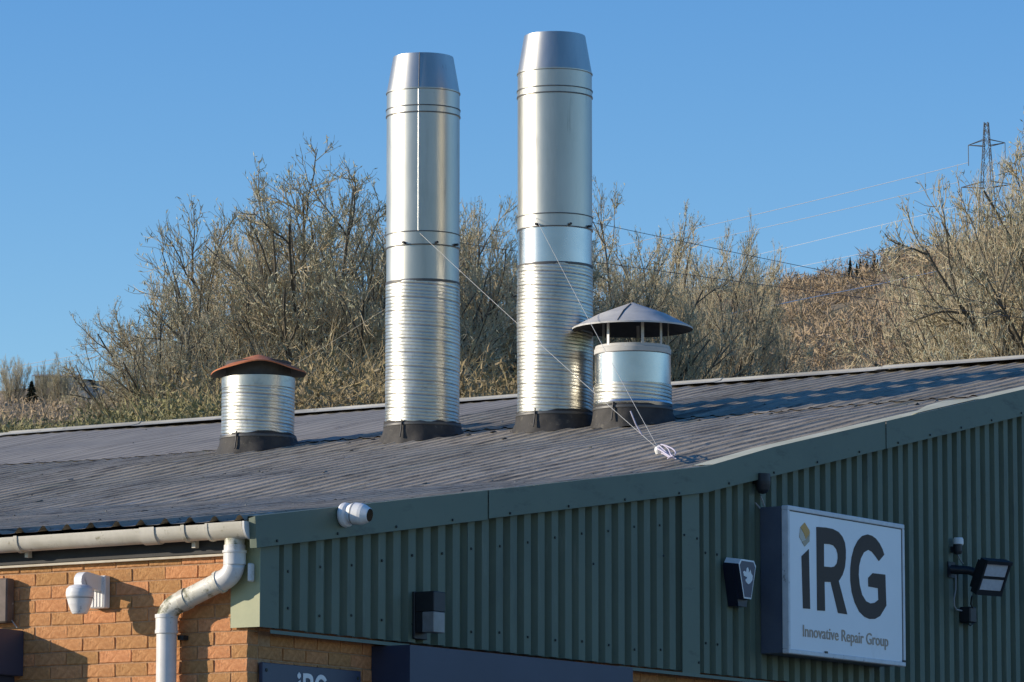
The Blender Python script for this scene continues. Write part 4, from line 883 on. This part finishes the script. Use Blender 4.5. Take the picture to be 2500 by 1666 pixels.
# spruces on the hilltop
def spruce_mesh(seed):
    rng = np.random.default_rng(seed); n = 900; z = rng.uniform(.06, 1, n)**.9; a = rng.uniform(0, 6.283, n); r = .22*(1-z)*rng.uniform(.2, 1, n)+.004
    P = np.stack([r*np.cos(a)*.3, r*np.sin(a)*.3, z], -1); Dn = unit(np.stack([np.cos(a), np.sin(a), rng.uniform(-.35, .1, n)], -1)); return np_mesh('crown', *strips(rng, P, Dn, r+.02, np.full(n, .030)), M['spruce'])
SP = [spruce_mesh(1), spruce_mesh(2)]; stick = MB().tube([(0, 0, -.05), (0, 0, .5), (0, 0, .98)], [.018, .012, .003], 6).me('trunk', M['bark'])
for i, (px, yt, D) in enumerate(((2076, 655, 440), (2092, 668, 430), (2101, 661, 436), (2135, 623, 450), (2143, 640, 446), (2160, 648, 452), (2178, 640, 448), (2195, 655, 440), (2117, 655, 445), (2212, 640, 455))):
    B = at_depth(px, 700, D); zg = float(terrain(B[0], B[1])); h = max(2.5, at_depth(px, yt, D)[2]-zg)
    r = bpy.data.objects.new('spruce_tree', None); link(r); r.location = (B[0], B[1], zg); r.scale = (h*.8, h*.8, h); r.rotation_euler = (0, 0, i*1.3)
    tag(r, 'dark spruce standing on the skyline of the far hill', 'tree', 'spruces on the far hill'); inst('crown', SP[i % 2], r); inst('trunk', stick, r)
# small evergreen by the house, hedge
B = at_depth(77, 940, 392); r = bpy.data.objects.new('evergreen_shrub', None); link(r); zg = float(terrain(B[0], B[1])); h = at_depth(77, 931, 392)[2]-zg; r.location = (B[0], B[1], zg); r.scale = (h*1.8, h*1.8, h)
tag(r, 'small dark evergreen shrub in front of the pale distant house', 'shrub'); inst('crown', SP[0], r); inst('trunk', stick, r)

# pale house on the left skyline
def house(px0, px1, yt, yb, D, label, pitch_px):
    a, b = at_depth(px0, yb, D), at_depth(px1, yb, D); zt = at_depth(px0, yt, D)[2]; zg = float(min(terrain(a[0], a[1]), terrain(b[0], b[1])))-1
    w = float((b-a)@Rt); c = (a+b)/2
    t = bpy.data.objects.new('distant_house', None); link(t); t.location = (c[0], c[1], zg); t.rotation_euler = (0, 0, YAW-math.pi/2); tag(t, label, 'house', 'houses on the skyline')
    H = zt-zg; zr = at_depth(px0, yt-pitch_px, D)[2]-zg
    wl = MB().box(-w/2, w/2, 0, 6, 0, H).build('wall', M['render'], t)
    MB().add([(-w/2-.3, -.3, H-.05), (w/2+.3, -.3, H-.05), (w/2+.3, 3, zr), (-w/2-.3, 3, zr), (w/2+.3, 6.3, H-.05), (-w/2-.3, 6.3, H-.05)], [(0, 1, 2, 3), (3, 2, 4, 5)]).add([(-w/2, 0, H), (-w/2, 3, zr-.1), (-w/2, 6, H)], [(0, 1, 2)]).add([(w/2, 0, H), (w/2, 3, zr-.1), (w/2, 6, H)], [(0, 1, 2)]).build('roof', M['slate'], t)
    k = max(1, int(w/1.3))
    for i in range(k): x = -w/2+(i+.5)*w/k; MB().box(x-.22, x+.22, -.04, -.01, H-.95, H-.3).build('window', M['window'], t)
house(84, 180, 918, 955, 405, 'long pale rendered house half hidden by distant bare trees', 14)
house(190, 212, 926, 955, 399, 'small pale gabled outhouse beside the long distant house', 8)
house(213, 250, 930, 955, 407, 'low distant house with a dark slate front beside the big tree', 5)

# lattice pylon and its conductors
def pylon(px, ytop, D):
    top = at_depth(px, ytop, D); zg = float(terrain(top[0], top[1]))-.5; H = top[2]-zg
    t = thing('lattice_pylon', (top[0], top[1], zg), 'steel lattice pylon with cross arms rising above the bare trees', 'pylon'); c = np.array([top[0], top[1], zg])
    ax = Rt*.93-FH*.37; ay = np.array([-ax[1], ax[0], 0]); m2 = 11587/D
    zz = lambda y: float(at_depth(px, y, D)[2])-zg
    def wd(z): return .22+(.55)*max(0, (H-z)/10)**1.0
    lv = [0]+[H*q for q in (.25, .45, .6, .72, .82, .9, .96, 1)]
    for sx in (-1, 1):
        for sy in (-1, 1): part(MB().tube([c+ax*sx*wd(z)+ay*sy*wd(z)+[0, 0, z] for z in lv], .055, 4), 'leg', M['pylon'], t)
    br = MB()
    for a, b in zip(lv, lv[1:]):
        for s in (-1, 1):
            for q in (-1, 1):
                br.tube([c+ax*q*wd(a)+ay*s*wd(a)+[0, 0, a], c-ax*q*wd(b)+ay*s*wd(b)+[0, 0, b]], .03, 3); br.tube([c+ay*q*wd(a)+ax*s*wd(a)+[0, 0, a], c-ay*q*wd(b)+ax*s*wd(b)+[0, 0, b]], .03, 3)
    part(br, 'bracing', M['pylon'], t)
    ends = []
    for yc_, half in ((350, 47), (452, 66)):
        z = zz(yc_); w = half/m2
        for s in (-1, 1):
            tip = c+ax*s*w+[0, 0, z-.1]; am = MB()
            for sy in (-1, 1): am.tube([c+ax*s*.3+ay*sy*.35+[0, 0, z-.35], tip], .05, 4); am.tube([c+ax*s*.3+ay*sy*.3+[0, 0, z+.45], tip], .045, 4)
            arm_ = part(am, 'cross_arm', M['pylon'], t); e = tip-np.array([0, 0, 2.5]); part(MB().tube([tip, e], .05, 5), 'insulator', M['pylon'], t, arm_); ends.append(e)
    return ends
PD = 560
ends = pylon(2408, 299, PD)
def cond(pts, D0, D1, r, label, start=None):
    P = [at_depth(x, y, D0+(D1-D0)*i/(len(pts)-1)) for i, (x, y) in enumerate(pts)]
    if start is not None: P = [start]+P
    tag(MB().tube(P, r, 4).build('power_line', M['conductor']), label, 'power line', 'conductors from the pylon')
def lin(pts, k=22):
    xs_ = [p[0] for p in pts]; co = np.polyfit(xs_, [p[1] for p in pts], 2 if len(pts) > 2 else 1); return co
def run(pts, x0, x1, D0, D1, r, label, start=None):
    co = lin(pts); cond([(x, float(np.polyval(co, x))) for x in np.linspace(x0, x1, 22)], D0, D1, r, label, start)
run([(2363, 397), (1950, 502), (1790, 535), (200, 866)], 2363, -300, PD, 620, .030, 'highest pale power line leaving the upper arm of the pylon')
run([(2270, 462), (1950, 537), (1870, 555), (700, 792)], 2342, -300, PD, 620, .028, 'second pale power line below the highest one')
run([(2130, 555), (1900, 610)], 2400, 1300, PD, 620, .022, 'faint third power line crossing the sky above the far hill')
run([(2150, 610), (2000, 641)], 2400, 1500, PD, 620, .022, 'faint lowest power line just above the far hill skyline')
tag(MB().tube([at_depth(x, y, D) for x, y, D in ((2480, 622, 250), (2281, 664, 235), (2128, 698, 215), (1950, 733, 195), (1890, 746, 185), (1760, 770, 170))], .020, 4).build('overhead_cable', M['conductor']), 'pale overhead cable crossing in front of the wooded hillside', 'cable')
